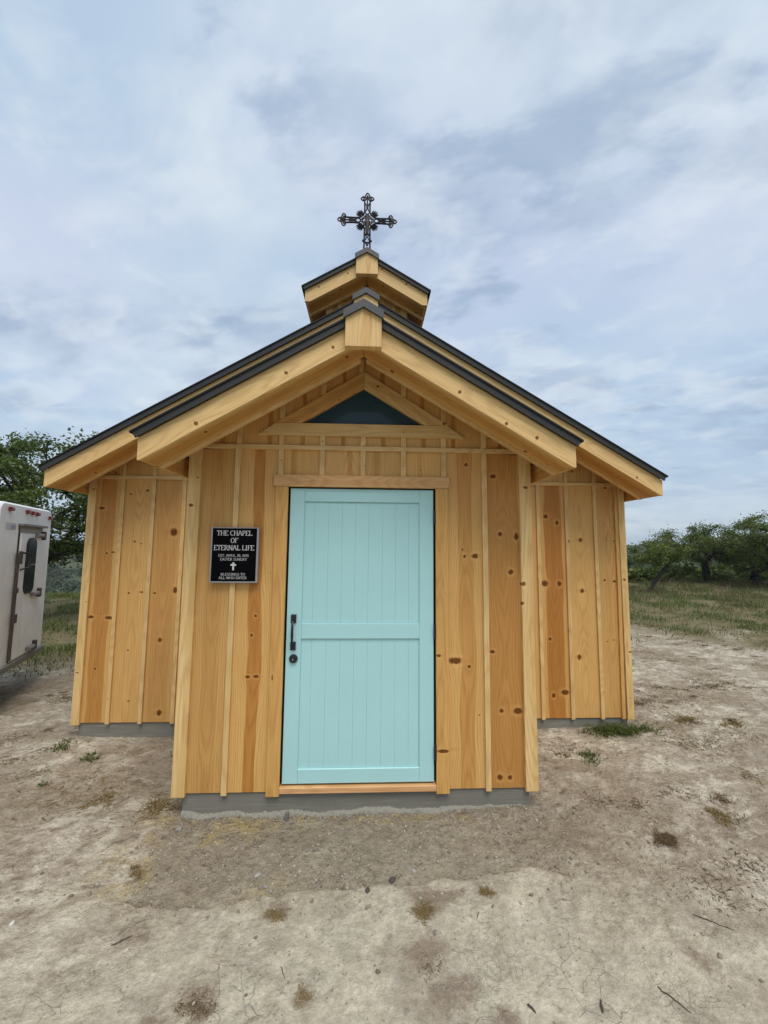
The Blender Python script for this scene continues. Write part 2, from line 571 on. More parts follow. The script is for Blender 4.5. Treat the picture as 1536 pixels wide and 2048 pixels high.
def leaf_mat(name, a, bcol, trans=0.35):
    m = bpy.data.materials.new(name)
    m.use_nodes = True
    nt = m.node_tree
    nt.nodes.clear()
    rnd = N(nt, 'ShaderNodeNewGeometry').outputs['Random Per Island']
    pos = N(nt, 'ShaderNodeTexCoord').outputs['Object']
    n = NOISE(nt, pos, 1.6, 3.0)
    f = M(nt, 'ADD', M(nt, 'MULTIPLY', rnd, 0.65), M(nt, 'MULTIPLY', SS(nt, n, 0.35, 0.65), 0.35))
    col = MIX(nt, f, a, bcol)
    d = N(nt, 'ShaderNodeBsdfDiffuse', {'Color': col})
    t = N(nt, 'ShaderNodeBsdfTranslucent', {'Color': MIX(nt, 0.4, col, (0.16, 0.2, 0.03))})
    g = N(nt, 'ShaderNodeBsdfGlossy', {'Roughness': 0.5, 'Color': (0.6, 0.6, 0.6, 1)})
    mx = N(nt, 'ShaderNodeMixShader', {0: trans, 1: d.outputs[0], 2: t.outputs[0]})
    mx = N(nt, 'ShaderNodeMixShader', {0: 0.05, 1: mx.outputs[0], 2: g.outputs[0]})
    N(nt, 'ShaderNodeOutputMaterial', {'Surface': mx.outputs[0]})
    return m


LEAF = leaf_mat('oak_leaf', (0.026, 0.048, 0.008), (0.120, 0.175, 0.026))
LEAF2 = leaf_mat('live_oak_leaf', (0.034, 0.056, 0.008), (0.170, 0.215, 0.026))
SHRUBL = leaf_mat('shrub_leaf', (0.026, 0.046, 0.020), (0.060, 0.090, 0.036), 0.2)
GRASSG = leaf_mat('green_grass', (0.048, 0.072, 0.012), (0.14, 0.175, 0.036))
GRASSD = leaf_mat('dry_grass_blade', (0.15, 0.100, 0.042), (0.36, 0.26, 0.11))
GRASSB = leaf_mat('brown_grass_blade', (0.09, 0.058, 0.030), (0.20, 0.135, 0.062))
BARK = simple('oak_bark', (0.022, 0.018, 0.015), 0.95, 0, 0.35, 12, 0.5)

# ------------------------------------------------------------------ noise for the ground
_P = NP.permutation(256)
_P = np.concatenate([_P, _P])
_G = np.stack([np.cos(np.arange(256) * 2.399963), np.sin(np.arange(256) * 2.399963)], 1)


def perlin(x, y):
    xi, yi = np.floor(x).astype(int), np.floor(y).astype(int)
    xf, yf = x - xi, y - yi
    xi &= 255
    yi &= 255
    fade = lambda t: t * t * t * (t * (t * 6 - 15) + 10)
    u, v = fade(xf), fade(yf)

    def g(ix, iy, dx, dy):
        h = _P[_P[ix & 255] + (iy & 255)]
        return _G[h, 0] * dx + _G[h, 1] * dy
    a = g(xi, yi, xf, yf)
    b = g(xi + 1, yi, xf - 1, yf)
    c = g(xi, yi + 1, xf, yf - 1)
    d = g(xi + 1, yi + 1, xf - 1, yf - 1)
    return (a * (1 - u) + b * u) * (1 - v) + (c * (1 - u) + d * u) * v


def fbm(x, y, oct=4, gain=0.5):
    s, a = 0, 1.0
    for i in range(oct):
        s = s + a * perlin(x + 17.3 * i, y - 9.1 * i)
        x, y, a = x * 2.03, y * 2.03, a * gain
    return s


def smooth(x, a, b):
    t = np.clip((x - a) / (b - a), 0, 1)
    return t * t * (3 - 2 * t)


def zones(x, y):
    """apron of disturbed soil, straw litter, green"""
    n = fbm(x * 1.6, y * 1.6, 3)
    n2 = fbm(x * 7, y * 7, 3)
    edge = -0.62 + 0.05 * n + 0.035 * n2 + 0.06 * np.sin(x * 2.1)
    ap = smooth(y, edge - 0.008, edge + 0.012) * smooth(x, -1.35 + 0.2 * n, -1.1 + 0.2 * n) * (1 - smooth(x, 1.15 + 0.25 * n, 1.5 + 0.3 * n)) * (1 - smooth(y, 0.2, 0.6))
    st = smooth(-x, 0.1, 0.75) * (1 - smooth(-x, 1.25, 1.6)) * smooth(y, -0.75, -0.5) * (1 - smooth(y, 0.0, 0.3)) * smooth(n + 0.5 * n2, -0.15, 0.25)
    st = np.maximum(st, 0.8 * smooth(y, -0.16, -0.06) * (1 - smooth(y, 0.05, 0.15)) * smooth(1.1 - np.abs(x), 0, 0.3) * smooth(n2, -0.2, 0.2))
    rr = np.hypot(x * 0.92, y)
    gr = smooth(rr + 2.4 * fbm(x * 0.6, y * 0.6, 4) + 0.8 * n2, 6.6, 9.6)
    gl = smooth(-x, 2.9, 4.2) * smooth(y + 0.5 * n2, 2.6, 4.0)
    gr = np.maximum(gr, gl)
    return ap, st, gr


def ground_z(x, y):
    x = np.asarray(x, float)
    y = np.asarray(y, float)
    ap, st, gr = zones(x, y)
    near = 1 - smooth(np.hypot(x, y + 1), 8, 20)
    z = -0.135 + 0.035 * smooth(x, 0.3, 1.6) * smooth(y, -1.4, 0.2)
    z = z + near * (0.016 * fbm(x * 0.9, y * 0.9, 2) + 0.013 * fbm(x * 3.2, y * 3.2, 3) * (0.5 + 1.2 * smooth(y, -0.9, 0.2)) + 0.006 * np.abs(fbm(x * 8.1, y * 8.1, 3)) * (0.4 + smooth(y, -0.9, 0.2)) + 0.0045 * fbm(x * 15, y * 15, 3))
    z = z - 0.016 * ap + 0.004 * ap * fbm(x * 24, y * 24, 2)
    rr = np.hypot(x, y)
    th = np.arctan2(x, y + 2.9)
    edge = 12.5 + 17 * smooth(th, -0.2, 0.5)
    drop = smooth(rr, edge, edge + 55)
    z = z + 0.25 * fbm(x * 0.12, y * 0.12, 3) * smooth(rr, 10, 30)
    z = z - 9.0 * drop
    rise = smooth(rr, 75, 330) * 10.5 + smooth(rr, 330, 900) * 9 * (0.6 + 0.9 * fbm(x * 0.0022 + 5, y * 0.0022, 3))
    return z + rise + smooth(rr, 60, 150) * 1.6 * fbm(x * 0.015, y * 0.015, 3)


def gz(x, y):
    return float(ground_z(np.array([x]), np.array([y]))[0])


def build_ground():
    ox, oy = 0.0, -2.6
    r = [0.25]
    while r[-1] < 1500:
        k = 1.0075 if r[-1] < 7 else (1.014 if r[-1] < 25 else 1.05)
        r.append(r[-1] * k if r[-1] > 0.9 else r[-1] + 0.05)
    r = np.array(r)
    f = np.radians(np.arange(-64, 64.01, 0.26))
    c = np.radians(np.arange(64 + 4, 296 - 2, 4.0))
    th = np.concatenate([f, c])
    nt_ = len(th)
    R, T = np.meshgrid(r, th, indexing='ij')
    x = ox + R * np.sin(T)
    y = oy + R * np.cos(T)
    z = ground_z(x, y)
    V = np.stack([x, y, z], -1).reshape(-1, 3)
    i, j = np.meshgrid(np.arange(len(r) - 1), np.arange(nt_), indexing='ij')
    j2 = (j + 1) % nt_
    F = np.stack([i * nt_ + j, (i + 1) * nt_ + j, (i + 1) * nt_ + j2, i * nt_ + j2], -1).reshape(-1, 4)[:, ::-1]
    # centre cap
    V = np.vstack([V, [[ox, oy, gz(ox, oy)]]])
    me = fast_mesh('ground', V, F, True)
    ap, st, gr = zones(V[:, 0], V[:, 1])
    rr = np.hypot(V[:, 0], V[:, 1])
    at = me.attributes.new('zone', 'FLOAT_COLOR', 'POINT')
    at.data.foreach_set('color', np.stack([ap, st, gr, smooth(rr, 25, 70)], -1).astype(np.float32).ravel())
    stn = np.zeros(len(V))
    for sx, sy, sr, amp in ((0.40, -0.70, 0.13, 1.0), (0.52, -0.68, 0.10, 0.8), (0.35, -0.97, 0.14, 0.7), (0.42, -1.12, 0.16, 0.7), (-0.62, -1.14, 0.11, 0.9), (-0.75, -1.2, 0.1, 0.7), (-0.39, -0.74, 0.09, 0.9), (-0.45, -0.66, 0.2, 0.5),
                            (1.95, -0.38, 0.16, 0.8), (0.60, -1.22, 0.10, 0.7), (-0.20, -1.12, 0.06, 0.8), (1.55, -1.05, 0.12, 0.7), (1.35, -0.35, 0.25, 0.6), (-1.25, -0.42, 0.12, 0.6), (-1.0, -0.85, 0.12, 0.6), (-1.3, -1.0, 0.1, 0.6), (2.4, -0.3, 0.25, 0.6)):
        stn = np.maximum(stn, amp * np.exp(-((V[:, 0] - sx) ** 2 + ((V[:, 1] - sy) * 1.3) ** 2) / sr ** 2))
    at = me.attributes.new('stain', 'FLOAT', 'POINT')
    at.data.foreach_set('value', stn.astype(np.float32))
    o = link('ground', me, ground_mat())
    o['kind'] = 'structure'
    return o


def ground_mat():
    m, nt, b = new_mat('bare_caliche_ground')
    pos = N(nt, 'ShaderNodeTexCoord').outputs['Object']
    at = N(nt, 'ShaderNodeAttribute', attribute_type='GEOMETRY', attribute_name='zone')
    zs = N(nt, 'ShaderNodeSeparateColor', {0: at.outputs['Color']})
    ap, st, gr, far = zs.outputs[0], zs.outputs[1], zs.outputs[2], at.outputs['Alpha']
    sp = N(nt, 'ShaderNodeSeparateXYZ', {0: pos})
    # elongated patches, like scraped earth
    pe = XYZ(nt, M(nt, 'ADD', sp.outputs[0], M(nt, 'MULTIPLY', sp.outputs[1], -0.35)), M(nt, 'MULTIPLY', sp.outputs[1], 1.35), 0.0)
    big = NOISE(nt, pe, 0.9, 8.0, 0.70, 0.4)
    mid = NOISE(nt, pe, 4.2, 9.0, 0.78, 0.6)
    small = NOISE(nt, pos, 14.0, 6.0, 0.65)
    grain = NOISE(nt, pos, 95.0, 4.0, 0.7)
    pale = (0.470, 0.425, 0.318)
    chalk = (0.52, 0.475, 0.375)
    brown = (0.225, 0.175, 0.118)
    mauve = (0.335, 0.282, 0.212)
    soil = (0.222, 0.178, 0.122)
    straw = (0.34, 0.265, 0.125)
    y = sp.outputs[1]
    # hard packed tread in front, rougher scraped ground towards the back
    rough = SS(nt, M(nt, 'ADD', M(nt, 'ADD', y, M(nt, 'MULTIPLY', M(nt, 'ABSOLUTE', M(nt, 'SUBTRACT', sp.outputs[0], 0.35)), 0.42)), M(nt, 'MULTIPLY', big, 1.4)), -0.25, 1.1)
    col = MIX(nt, SS(nt, mid, 0.35, 0.7), pale, (0.335, 0.30, 0.235))
    rcol = MIX(nt, SS(nt, mid, 0.41, 0.56), chalk, mauve)
    rcol = MIX(nt, M(nt, 'MULTIPLY', SS(nt, NOISE(nt, pe, 11.0, 8.0, 0.75, 0.5), 0.52, 0.62), 0.7), rcol, (0.20, 0.15, 0.10))
    rcol = MIX(nt, M(nt, 'MULTIPLY', SS(nt, big, 0.42, 0.62), 0.75), rcol, brown)
    col = MIX(nt, rough, col, rcol)
    # damp brown stains on the tread
    sat_ = N(nt, 'ShaderNodeAttribute', attribute_type='GEOMETRY', attribute_name='stain').outputs['Fac']
    sat_ = SS(nt, M(nt, 'ADD', sat_, M(nt, 'MULTIPLY', M(nt, 'SUBTRACT', NOISE(nt, pos, 9.0, 7.0, 0.7), 0.5), 1.5)), 0.30, 0.75)
    stn = NOISE(nt, XYZ(nt, sp.outputs[0], M(nt, 'MULTIPLY', y, 0.8), 4.4), 1.7, 6.0, 0.65, 0.3)
    col = MIX(nt, M(nt, 'MULTIPLY', SS(nt, stn, 0.50, 0.64), 0.6), col, (0.27, 0.222, 0.165))
    col = MIX(nt, M(nt, 'MULTIPLY', sat_, 0.8), col, (0.205, 0.155, 0.112))
    sc = MIX(nt, SS(nt, mid, 0.38, 0.66), soil, (0.295, 0.25, 0.185))
    col = MIX(nt, M(nt, 'MULTIPLY', ap, M(nt, 'MULTIPLY_ADD', SS(nt, mid, 0.35, 0.6), 0.35, 0.45)), col, sc)
    col = MIX(nt, M(nt, 'MULTIPLY', st, M(nt, 'MULTIPLY_ADD', SS(nt, small, 0.35, 0.6), 0.6, 0.3)), col, straw)
    gcol = MIX(nt, SS(nt, mid, 0.36, 0.64), (0.078, 0.076, 0.026), (0.185, 0.145, 0.075))
    col = MIX(nt, M(nt, 'MULTIPLY', gr, 0.9), col, gcol)
    col = MIX(nt, far, col, MIX(nt, big, (0.036, 0.048, 0.022), (0.085, 0.095, 0.046)))
    # specks: light chips and dark crumbs
    v = N(nt, 'ShaderNodeTexVoronoi', {'Vector': pos, 'Scale': 48.0}, feature='F1')
    vs = N(nt, 'ShaderNodeSeparateColor', {0: v.outputs['Color']})
    nearf = M(nt, 'SUBTRACT', 1.0, gr)
    chip = M(nt, 'MULTIPLY', M(nt, 'LESS_THAN', v.outputs['Distance'], M(nt, 'MULTIPLY', vs.outputs[1], 0.30)), M(nt, 'GREATER_THAN', vs.outputs[0], 0.86))
    col = MIX(nt, M(nt, 'MULTIPLY', M(nt, 'MULTIPLY', chip, nearf), M(nt, 'MULTIPLY_ADD', M(nt, 'ADD', ap, rough), 0.28, 0.12)), col, (0.46, 0.43, 0.37))
    crumb = M(nt, 'MULTIPLY', M(nt, 'LESS_THAN', v.outputs['Distance'], M(nt, 'MULTIPLY', vs.outputs[2], 0.33)), M(nt, 'LESS_THAN', vs.outputs[0], 0.16))
    col = MIX(nt, M(nt, 'MULTIPLY', M(nt, 'MULTIPLY', crumb, nearf), 0.5), col, (0.12, 0.09, 0.065))
    # drying cracks in the packed tread
    wp = N(nt, 'ShaderNodeVectorMath', {0: pos, 1: N(nt, 'ShaderNodeVectorMath', {0: N(nt, 'ShaderNodeTexNoise', {'Vector': pos, 'Scale': 5.0, 'Detail': 3.0}).outputs['Color'], 3: 0.22}, operation='SCALE').outputs[0]}, operation='ADD').outputs[0]
    vc = N(nt, 'ShaderNodeTexVoronoi', {'Vector': wp, 'Scale': 7.0}, feature='DISTANCE_TO_EDGE').outputs['Distance']
    vc2 = N(nt, 'ShaderNodeTexVoronoi', {'Vector': wp, 'Scale': 17.0}, feature='DISTANCE_TO_EDGE').outputs['Distance']
    tread = M(nt, 'MULTIPLY', M(nt, 'MULTIPLY', M(nt, 'SUBTRACT', 1.0, rough), M(nt, 'SUBTRACT', 1.0, ap)), nearf)
    cm = M(nt, 'MULTIPLY', SS(nt, NOISE(nt, pos, 2.3, 4.0, 0.6), 0.53, 0.62), tread)
    crack = M(nt, 'MULTIPLY', M(nt, 'SUBTRACT', 1.0, SS(nt, vc, 0.002, 0.011)), cm)
    cm2 = M(nt, 'MULTIPLY', SS(nt, NOISE(nt, XYZ(nt, sp.outputs[1], sp.outputs[0], 7.0), 2.6, 4.0, 0.6), 0.54, 0.62), tread)
    crack2 = M(nt, 'MULTIPLY', M(nt, 'SUBTRACT', 1.0, SS(nt, vc2, 0.003, 0.018)), cm2)
    crk = M(nt, 'MAXIMUM', crack, M(nt, 'MULTIPLY', crack2, 0.7))
    col = MIX(nt, M(nt, 'MULTIPLY', crk, 0.13), col, (0.18, 0.145, 0.11))  # shade inside the cracks, put into the colour as a slight darkening
    spk2 = NOISE(nt, pe, 34.0, 5.0, 0.7)
    g = M(nt, 'MULTIPLY', M(nt, 'MULTIPLY_ADD', grain, 0.55, 0.74), M(nt, 'MULTIPLY_ADD', small, 0.95, 0.55))
    g = M(nt, 'MULTIPLY', g, M(nt, 'MULTIPLY_ADD', spk2, 1.0, 0.52))
    dirt = M(nt, 'MULTIPLY', SS(nt, NOISE(nt, pe, 8.5, 7.0, 0.72, 0.6), 0.56, 0.66), nearf)
    col = MIX(nt, M(nt, 'MULTIPLY', dirt, M(nt, 'MULTIPLY_ADD', rough, 0.3, 0.48)), col, (0.165, 0.128, 0.095))
    col = MIX(nt, 1.0, col, N(nt, 'ShaderNodeCombineColor', {0: g, 1: g, 2: M(nt, 'POWER', g, 1.15)}).outputs[0], 'MULTIPLY')
    h = M(nt, 'ADD', M(nt, 'MULTIPLY', small, M(nt, 'MULTIPLY_ADD', M(nt, 'ADD', rough, ap), 0.9, 0.6)), M(nt, 'MULTIPLY', grain, 0.25))
    h = M(nt, 'ADD', h, M(nt, 'MULTIPLY', M(nt, 'ADD', chip, crumb), 0.25))
    h = M(nt, 'SUBTRACT', h, M(nt, 'MULTIPLY', crk, 0.13))
    setin(nt, b, Base_Color=col, Roughness=0.95, Normal=bump(nt, h, 1.0, 0.03))
    b.inputs['Specular IOR Level'].default_value = 0.15
    return m


build_ground()

# ------------------------------------------------------------------ chapel
S = 0.594
AL = math.atan(S)
ENTRY_K = [(-1.246, 1.996, 0.0167, 0.0139), (-0.76, 1.201, 0.0109, 0.0109), (-0.782, 1.065, 0.0109, 0.0136), (-0.797, 0.776, 0.0188, 0.0121), (-0.74, 0.779, 0.0215, 0.0121), (-0.62, 0.779, 0.0054, 0.0242), (0.787, 2.338, 0.0149, 0.0162), (0.769, 1.64, 0.0122, 0.0134), (0.847, 1.643, 0.0268, 0.0207), (0.753, 1.69, 0.0061, 0.0146), (0.692, 0.882, 0.0535, 0.0261), (0.794, 0.842, 0.0131, 0.0131), (0.865, 0.5, 0.0071, 0.0071), (0.996, 2.25, 0.0249, 0.0174), (1.089, 2.257, 0.0125, 0.015), (1.042, 1.808, 0.0172, 0.0197), (1.165, 1.792, 0.0172, 0.0295), (1.045, 1.536, 0.0098, 0.0098), (1.117, 1.526, 0.022, 0.0207), (0.967, 0.946, 0.0215, 0.0143), (1.066, 0.945, 0.012, 0.0156), (1.029, 0.529, 0.0165, 0.0165), (1.075, 0.546, 0.0106, 0.0106), (1.149, 0.527, 0.0355, 0.0237), (1.235, 2.163, 0.0199, 0.0137), (1.201, 1.442, 0.0171, 0.0171), (0.567, 0.926, 0.0166, 0.0119), (1.009, 0.072, 0.0214, 0.0214), (1.081, 0.071, 0.0179, 0.0179), (0.596, 0.267, 0.0465, 0.0143)]
MAIN_K = [(-2.636, 2.07, 0.0319, 0.0159), (-2.555, 1.619, 0.0132, 0.0132), (-2.494, 1.63, 0.0211, 0.0105), (-2.662, 0.995, 0.0311, 0.0181), (-2.573, 1.025, 0.0078, 0.0078), (-2.491, 0.989, 0.0389, 0.0182), (-2.587, 0.503, 0.0115, 0.0115), (-2.36, 2.218, 0.012, 0.012), (-2.197, 2.256, 0.0134, 0.0147), (-2.291, 1.738, 0.0119, 0.0119), (-2.223, 1.719, 0.0079, 0.0079), (-2.316, 1.228, 0.0118, 0.0118), (-2.195, 1.239, 0.0183, 0.0105), (-2.287, 0.677, 0.0103, 0.0103), (-2.252, 0.198, 0.0102, 0.0102), (-1.913, 1.836, 0.0346, 0.0426), (-1.868, 1.26, 0.021, 0.0368), (-2.064, 1.23, 0.0144, 0.0131), (-1.988, 0.774, 0.0208, 0.0234), (-1.952, 0.088, 0.0255, 0.0306), (-2.695, 1.704, 0.0066, 0.0066), (-2.701, 1.147, 0.0065, 0.0065), (-2.734, 0.475, 0.0204, 0.0077), (1.917, 2.043, 0.0241, 0.0241), (2.037, 1.976, 0.0223, 0.024), (1.887, 1.342, 0.0372, 0.0338), (2.042, 1.34, 0.0254, 0.0288), (1.927, 0.78, 0.0167, 0.0184), (1.947, 0.223, 0.0198, 0.0247), (2.069, 0.251, 0.043, 0.0281), (2.282, 1.798, 0.0206, 0.0257), (2.282, 1.269, 0.022, 0.0271), (2.226, 0.599, 0.0217, 0.03), (2.15, 1.783, 0.0103, 0.0205), (2.573, 2.354, 0.0139, 0.0139), (2.663, 2.388, 0.0122, 0.0174), (2.563, 1.801, 0.0069, 0.0069), (2.646, 1.788, 0.0103, 0.0103), (2.527, 1.379, 0.0136, 0.0136), (2.63, 1.368, 0.0205, 0.0153), (2.527, 0.753, 0.0084, 0.0084), (2.6, 0.769, 0.0135, 0.0067), (2.745, 0.655, 0.0168, 0.0101), (2.722, 0.202, 0.0066, 0.0066)]

chapel = empty('chapel')
tag(chapel, 'small pine board-and-batten chapel with charcoal metal roofs and little ridge tower', 'chapel')


def rect(x0, x1, z0, z1):
    return [(x0, z0), (x1, z0), (x1, z1), (x0, z1)]


def clean(P):
    Q = []
    for p in P:
        if not Q or abs(p[0] - Q[-1][0]) + abs(p[1] - Q[-1][1]) > 1e-4:
            Q.append(p)
    if abs(Q[0][0] - Q[-1][0]) + abs(Q[0][1] - Q[-1][1]) < 1e-4:
        Q.pop()
    return Q


def yoff(y):
    return (Vector((0, y, 0)), Vector((1, 0, 0)), Vector((0, 0, 1)))


def side_frame(sx, X):
    return (Vector((sx * X, 0, 0)), Vector((0, 1, 0)) if sx > 0 else Vector((0, -1, 0)), Vector((0, 0, 1)))


# ---- foundation slabs
fm = MB()
fm.box(-1.215, 1.225, 0.012, 1.12, -0.35, -0.004, 0.004)
fm.box(-2.71, 2.71, 1.125, 6.60, -0.35, -0.004, 0.004)
found = fm.obj('foundation', CONC, chapel)
lump = MB()
ico = [(0, 0, 1), (0.89, 0, 0.45), (0.28, 0.85, 0.45), (-0.72, 0.53, 0.45), (-0.72, -0.53, 0.45), (0.28, -0.85, 0.45), (0.72, 0.53, -0.45), (-0.28, 0.85, -0.45), (-0.89, 0, -0.45), (-0.28, -0.85, -0.45), (0.72, -0.53, -0.45), (0, 0, -1)]
icof = [(0, 1, 2), (0, 2, 3), (0, 3, 4), (0, 4, 5), (0, 5, 1), (1, 6, 2), (2, 7, 3), (3, 8, 4), (4, 9, 5), (5, 10, 1), (6, 7, 2), (7, 8, 3), (8, 9, 4), (9, 10, 5), (10, 6, 1), (11, 7, 6), (11, 8, 7), (11, 9, 8), (11, 10, 9), (11, 6, 10)]
nx, ny = 520, 14
gx_ = np.linspace(-1.213, 1.16, nx)
gt_ = np.linspace(0, 1, ny)
GX, GT = np.meshgrid(gx_, gt_, indexing='ij')
wdt = (0.030 + 0.022 * fbm(GX * 4.0, GX * 0 + 2.0, 3)) * (1 - 0.75 * smooth(GX, 0.45, 1.1))
wdt = np.maximum(wdt, 0.004)
GY = 0.0125 - GT * wdt
hb = (0.020 + 0.016 * fbm(GX * 5.0 + 3, GX * 0, 3)) * (1 - 0.6 * smooth(GX, 0.3, 1.1))
bil = np.abs(fbm(GX * 38, GY * 38 + 5, 3)) * 0.012 + np.abs(fbm(GX * 90, GY * 90, 2)) * 0.004
GZ = ground_z(GX, GY) + np.maximum(hb, 0.004) * (1 - GT ** 2.2) + bil * (1 - GT ** 3) - 0.006 * GT
ii, jj = np.meshgrid(np.arange(nx - 1), np.arange(ny - 1), indexing='ij')
FQ = np.stack([ii * ny + jj, ii * ny + jj + 1, (ii + 1) * ny + jj + 1, (ii + 1) * ny + jj], -1).reshape(-1, 4)
lump.add(np.stack([GX, GY + bil * 0.6, GZ], -1).reshape(-1, 3).tolist(), FQ.tolist())
for i in range(420):
    x = RND.uniform(-1.21, 0.95)
    y = 0.006 - abs(RND.gauss(0, 0.030))
    rr_ = (0.002 + 0.009 * RND.random() ** 3) * (1.2 if -1.0 < x < 0.1 else 0.9)
    zc = gz(x, y) + rr_ * 0.3
    q = Matrix.Rotation(RND.uniform(0, 6.3), 3, 'Z') @ Matrix.Rotation(RND.uniform(0, 6.3), 3, 'X')
    lump.add([q @ Vector([a * rr_ * RND.uniform(0.7, 1.25) for a in v]) + Vector((x, y, zc)) for v in ico], icof)
rough_footing = lump.obj('rough_footing', None, found)
rough_footing['kind'] = 'stuff'

# ---- entry wall
ZB_E, XE, YE = 2.2024, 1.354, -0.535       # fascia underside at eave, eave x, fascia face y


def zbe(x):
    return ZB_E + S * (XE - abs(x))


mb = MB()
for s in (-1, 1):
    P = [(s * 0.56, 0.0), (s * 1.24, 0.0), (s * 1.24, zbe(1.24) + 0.155), (s * 0.56, zbe(0.56) + 0.155)]
    V, F = prism(P, 0.022, 0.10)
    mb.add(V, F)
V, F = prism([(-0.56, 2.142), (0.56, 2.142), (0.56, 2.622), (-0.56, 2.622)], 0.022, 0.10)
mb.add(V, F)
for s in (-1, 1):
    P = [(s * 0.56, 2.622), (s * 0.56, zbe(0.56) + 0.155), (0, zbe(0) + 0.155), (0, 2.93), (s * 0.47, 2.622)]
    V, F = prism(P, 0.022, 0.10)
    mb.add(V, F)
ewall = mb.obj('entry_wall', SHEATH, chapel)
BELT = (2.425, 2.459)


def wall_board(x0, x1, z0, z1, parent, y, K, heart, tone=None, mat=PINE, kn=0, label=None):
    P = rect(x0 + 0.0012, x1 - 0.0012, z0, z1)
    if y == 0:
        P = [(a, min(b_, zbe(a) + 0.158)) for a, b_ in P]
    return piece('board', P, 0.0, 0.02, mat, parent, yoff(y), knots=K, heart=heart, tone=tone, kn=kn, ch=0.002, label=label)


wall_board(-1.26, -0.915, 0.0, 2.43, ewall, 0, ENTRY_K, (-1.065, 0.06, 0.25), (0.89, 0.85, 0.80))
wall_board(-0.915, -0.60, 0.0, 2.43, ewall, 0, ENTRY_K, (-0.765, 0.042, 0.95), (1.02, 1.0, 0.97), label='pine board with a dark heartwood stripe beside the door')
wall_board(0.60, 0.915, 0.0, 2.43, ewall, 0, ENTRY_K, (0.775, 0.055, 0.55), (1.02, 1.0, 0.97))
wall_board(0.915, 1.26, 0.0, 2.43, ewall, 0, ENTRY_K, (1.065, 0.115, 0.72), (0.97, 0.95, 0.92))
for k in range(-2, 2):
    wall_board(k * 0.305, (k + 1) * 0.305, 2.20, 2.43, ewall, 0, (), ((k + 0.5) * 0.305 + RND.uniform(-0.06, 0.06), 0.02, 0.5), kn=1 if k == 1 else 0)
# gable boards around the window
WZ0, WAP, WS = 2.630, 2.916, 0.632


def gboard(P, hx, n=0):
    piece('board', clean(P), 0.0, 0.02, PINE, ewall, yoff(0), heart=(hx, 0.016, 0.9), tone=rtone(0.05), kn=n, ch=0.002)


for s in (-1, 1):
    tp = lambda x: zbe(x) + 0.158
    gboard([(s * 1.20, 2.432), (s * 0.916, 2.432), (s * 0.916, tp(0.916)), (s * 1.20, tp(1.20))], s * 1.05, 2)
    gboard([(s * 0.914, 2.44), (s * 0.612, 2.44), (s * 0.612, tp(0.612)), (s * 0.914, tp(0.914))], s * 0.70, 0)
    for a, b in ((0.0, 0.305), (0.305, 0.61)):
        gboard([(s * (a + 0.001), 2.44), (s * (b - 0.001), 2.44), (s * (b - 0.001), 2.60), (s * (a + 0.001), 2.60)], s * (a + b) / 2)
    wl = lambda x: WAP - WS * x + 0.035
    gboard([(s * 0.001, wl(0)), (s * 0.304, wl(0.304)), (s * 0.304, tp(0.304)), (s * 0.001, tp(0))], s * 0.15)
    gboard([(s * 0.306, wl(0.306)), (s * 0.50, wl(0.50)), (s * 0.61, wl(0.50)), (s * 0.61, tp(0.61)), (s * 0.306, tp(0.306))], s * 0.45)
# belt, corner boards, battens
piece('belt_trim', rect(-1.187, 1.187, *BELT), -0.024, 0.0, PINEL, ewall, ang=math.pi / 2, kn=2, ch=0.002)
for s in (-1, 1):
    a, b = sorted((s * 1.277, s * 1.187))
    tp = zbe(1.277) + 0.02
    piece('corner_board', [(a, -0.012), (b, -0.012), (b, zbe(abs(b)) + 0.13), (a, zbe(abs(a)) + 0.13)], -0.028, 0.0, PINEL, ewall, knots=ENTRY_K, kn=1, heart=(a + 0.07, 0.02, 0.35), tone=(1.04, 1.04, 1.02))
    piece('corner_board', rect(s * 0.0015 if s > 0 else -0.09, 0.09 if s > 0 else -0.0015, -0.012, zbe(1.25) + 0.13), -0.025, 0.0, PINEL, ewall, side_frame(s, 1.252), kn=2)


def batten(x, z0, z1, parent, y=0.0, w=0.038, mat=None, knots=None, frame=None):
    piece('batten', rect(x - w / 2, x + w / 2, z0, z1), -0.02, 0.0, mat or PINEL, parent, frame or yoff(y), knots=knots, kn=RND.randint(0, 1), heart=(x, 0.01, RND.uniform(0, 0.3)), tone=rtone(0.06), ch=0.002)


for x in (-0.927, 0.922):
    batten(x, -0.010, BELT[0], ewall)
for k in (-2, -1, 0, 1, 2):
    batten(k * 0.305, 2.233, BELT[0], ewall)
    batten(k * 0.305, BELT[1], 2.533, ewall)
for s in (-1, 1):
    batten(s * 0.92, BELT[1], zbe(0.92) + 0.15, ewall)
    batten(s * 0.305, 3.050 - WS * 0.305 - 0.004, zbe(0.305) + 0.15, ewall)
    batten(s * 0.61, 2.66, zbe(0.61) + 0.15, ewall)
batten(-0.02, 3.04, zbe(0) + 0.14, ewall, w=0.036)

# side walls of the entry
for s in (-1, 1):
    fr = side_frame(s, 1.25)
    mb = MB()
    mb.box(min(s * 1.228, s * 1.15), max(s * 1.228, s * 1.15), 0.10, 1.10, 0, 2.41)
    sw = mb.obj('side_wall', SHEATH, chapel)
    for i in range(4):
        a, b = 0.02 + i * 0.29, min(0.02 + (i + 1) * 0.29, 1.108)
        if s < 0:
            a, b = -b, -a
        piece('board', rect(a + 0.001, b - 0.001, 0.0, 2.41), 0.0, 0.02, PINE, sw, fr, kn=3, ch=0.002)
        if i:
            batten(a if s > 0 else b, -0.01, 2.40, sw, frame=fr)

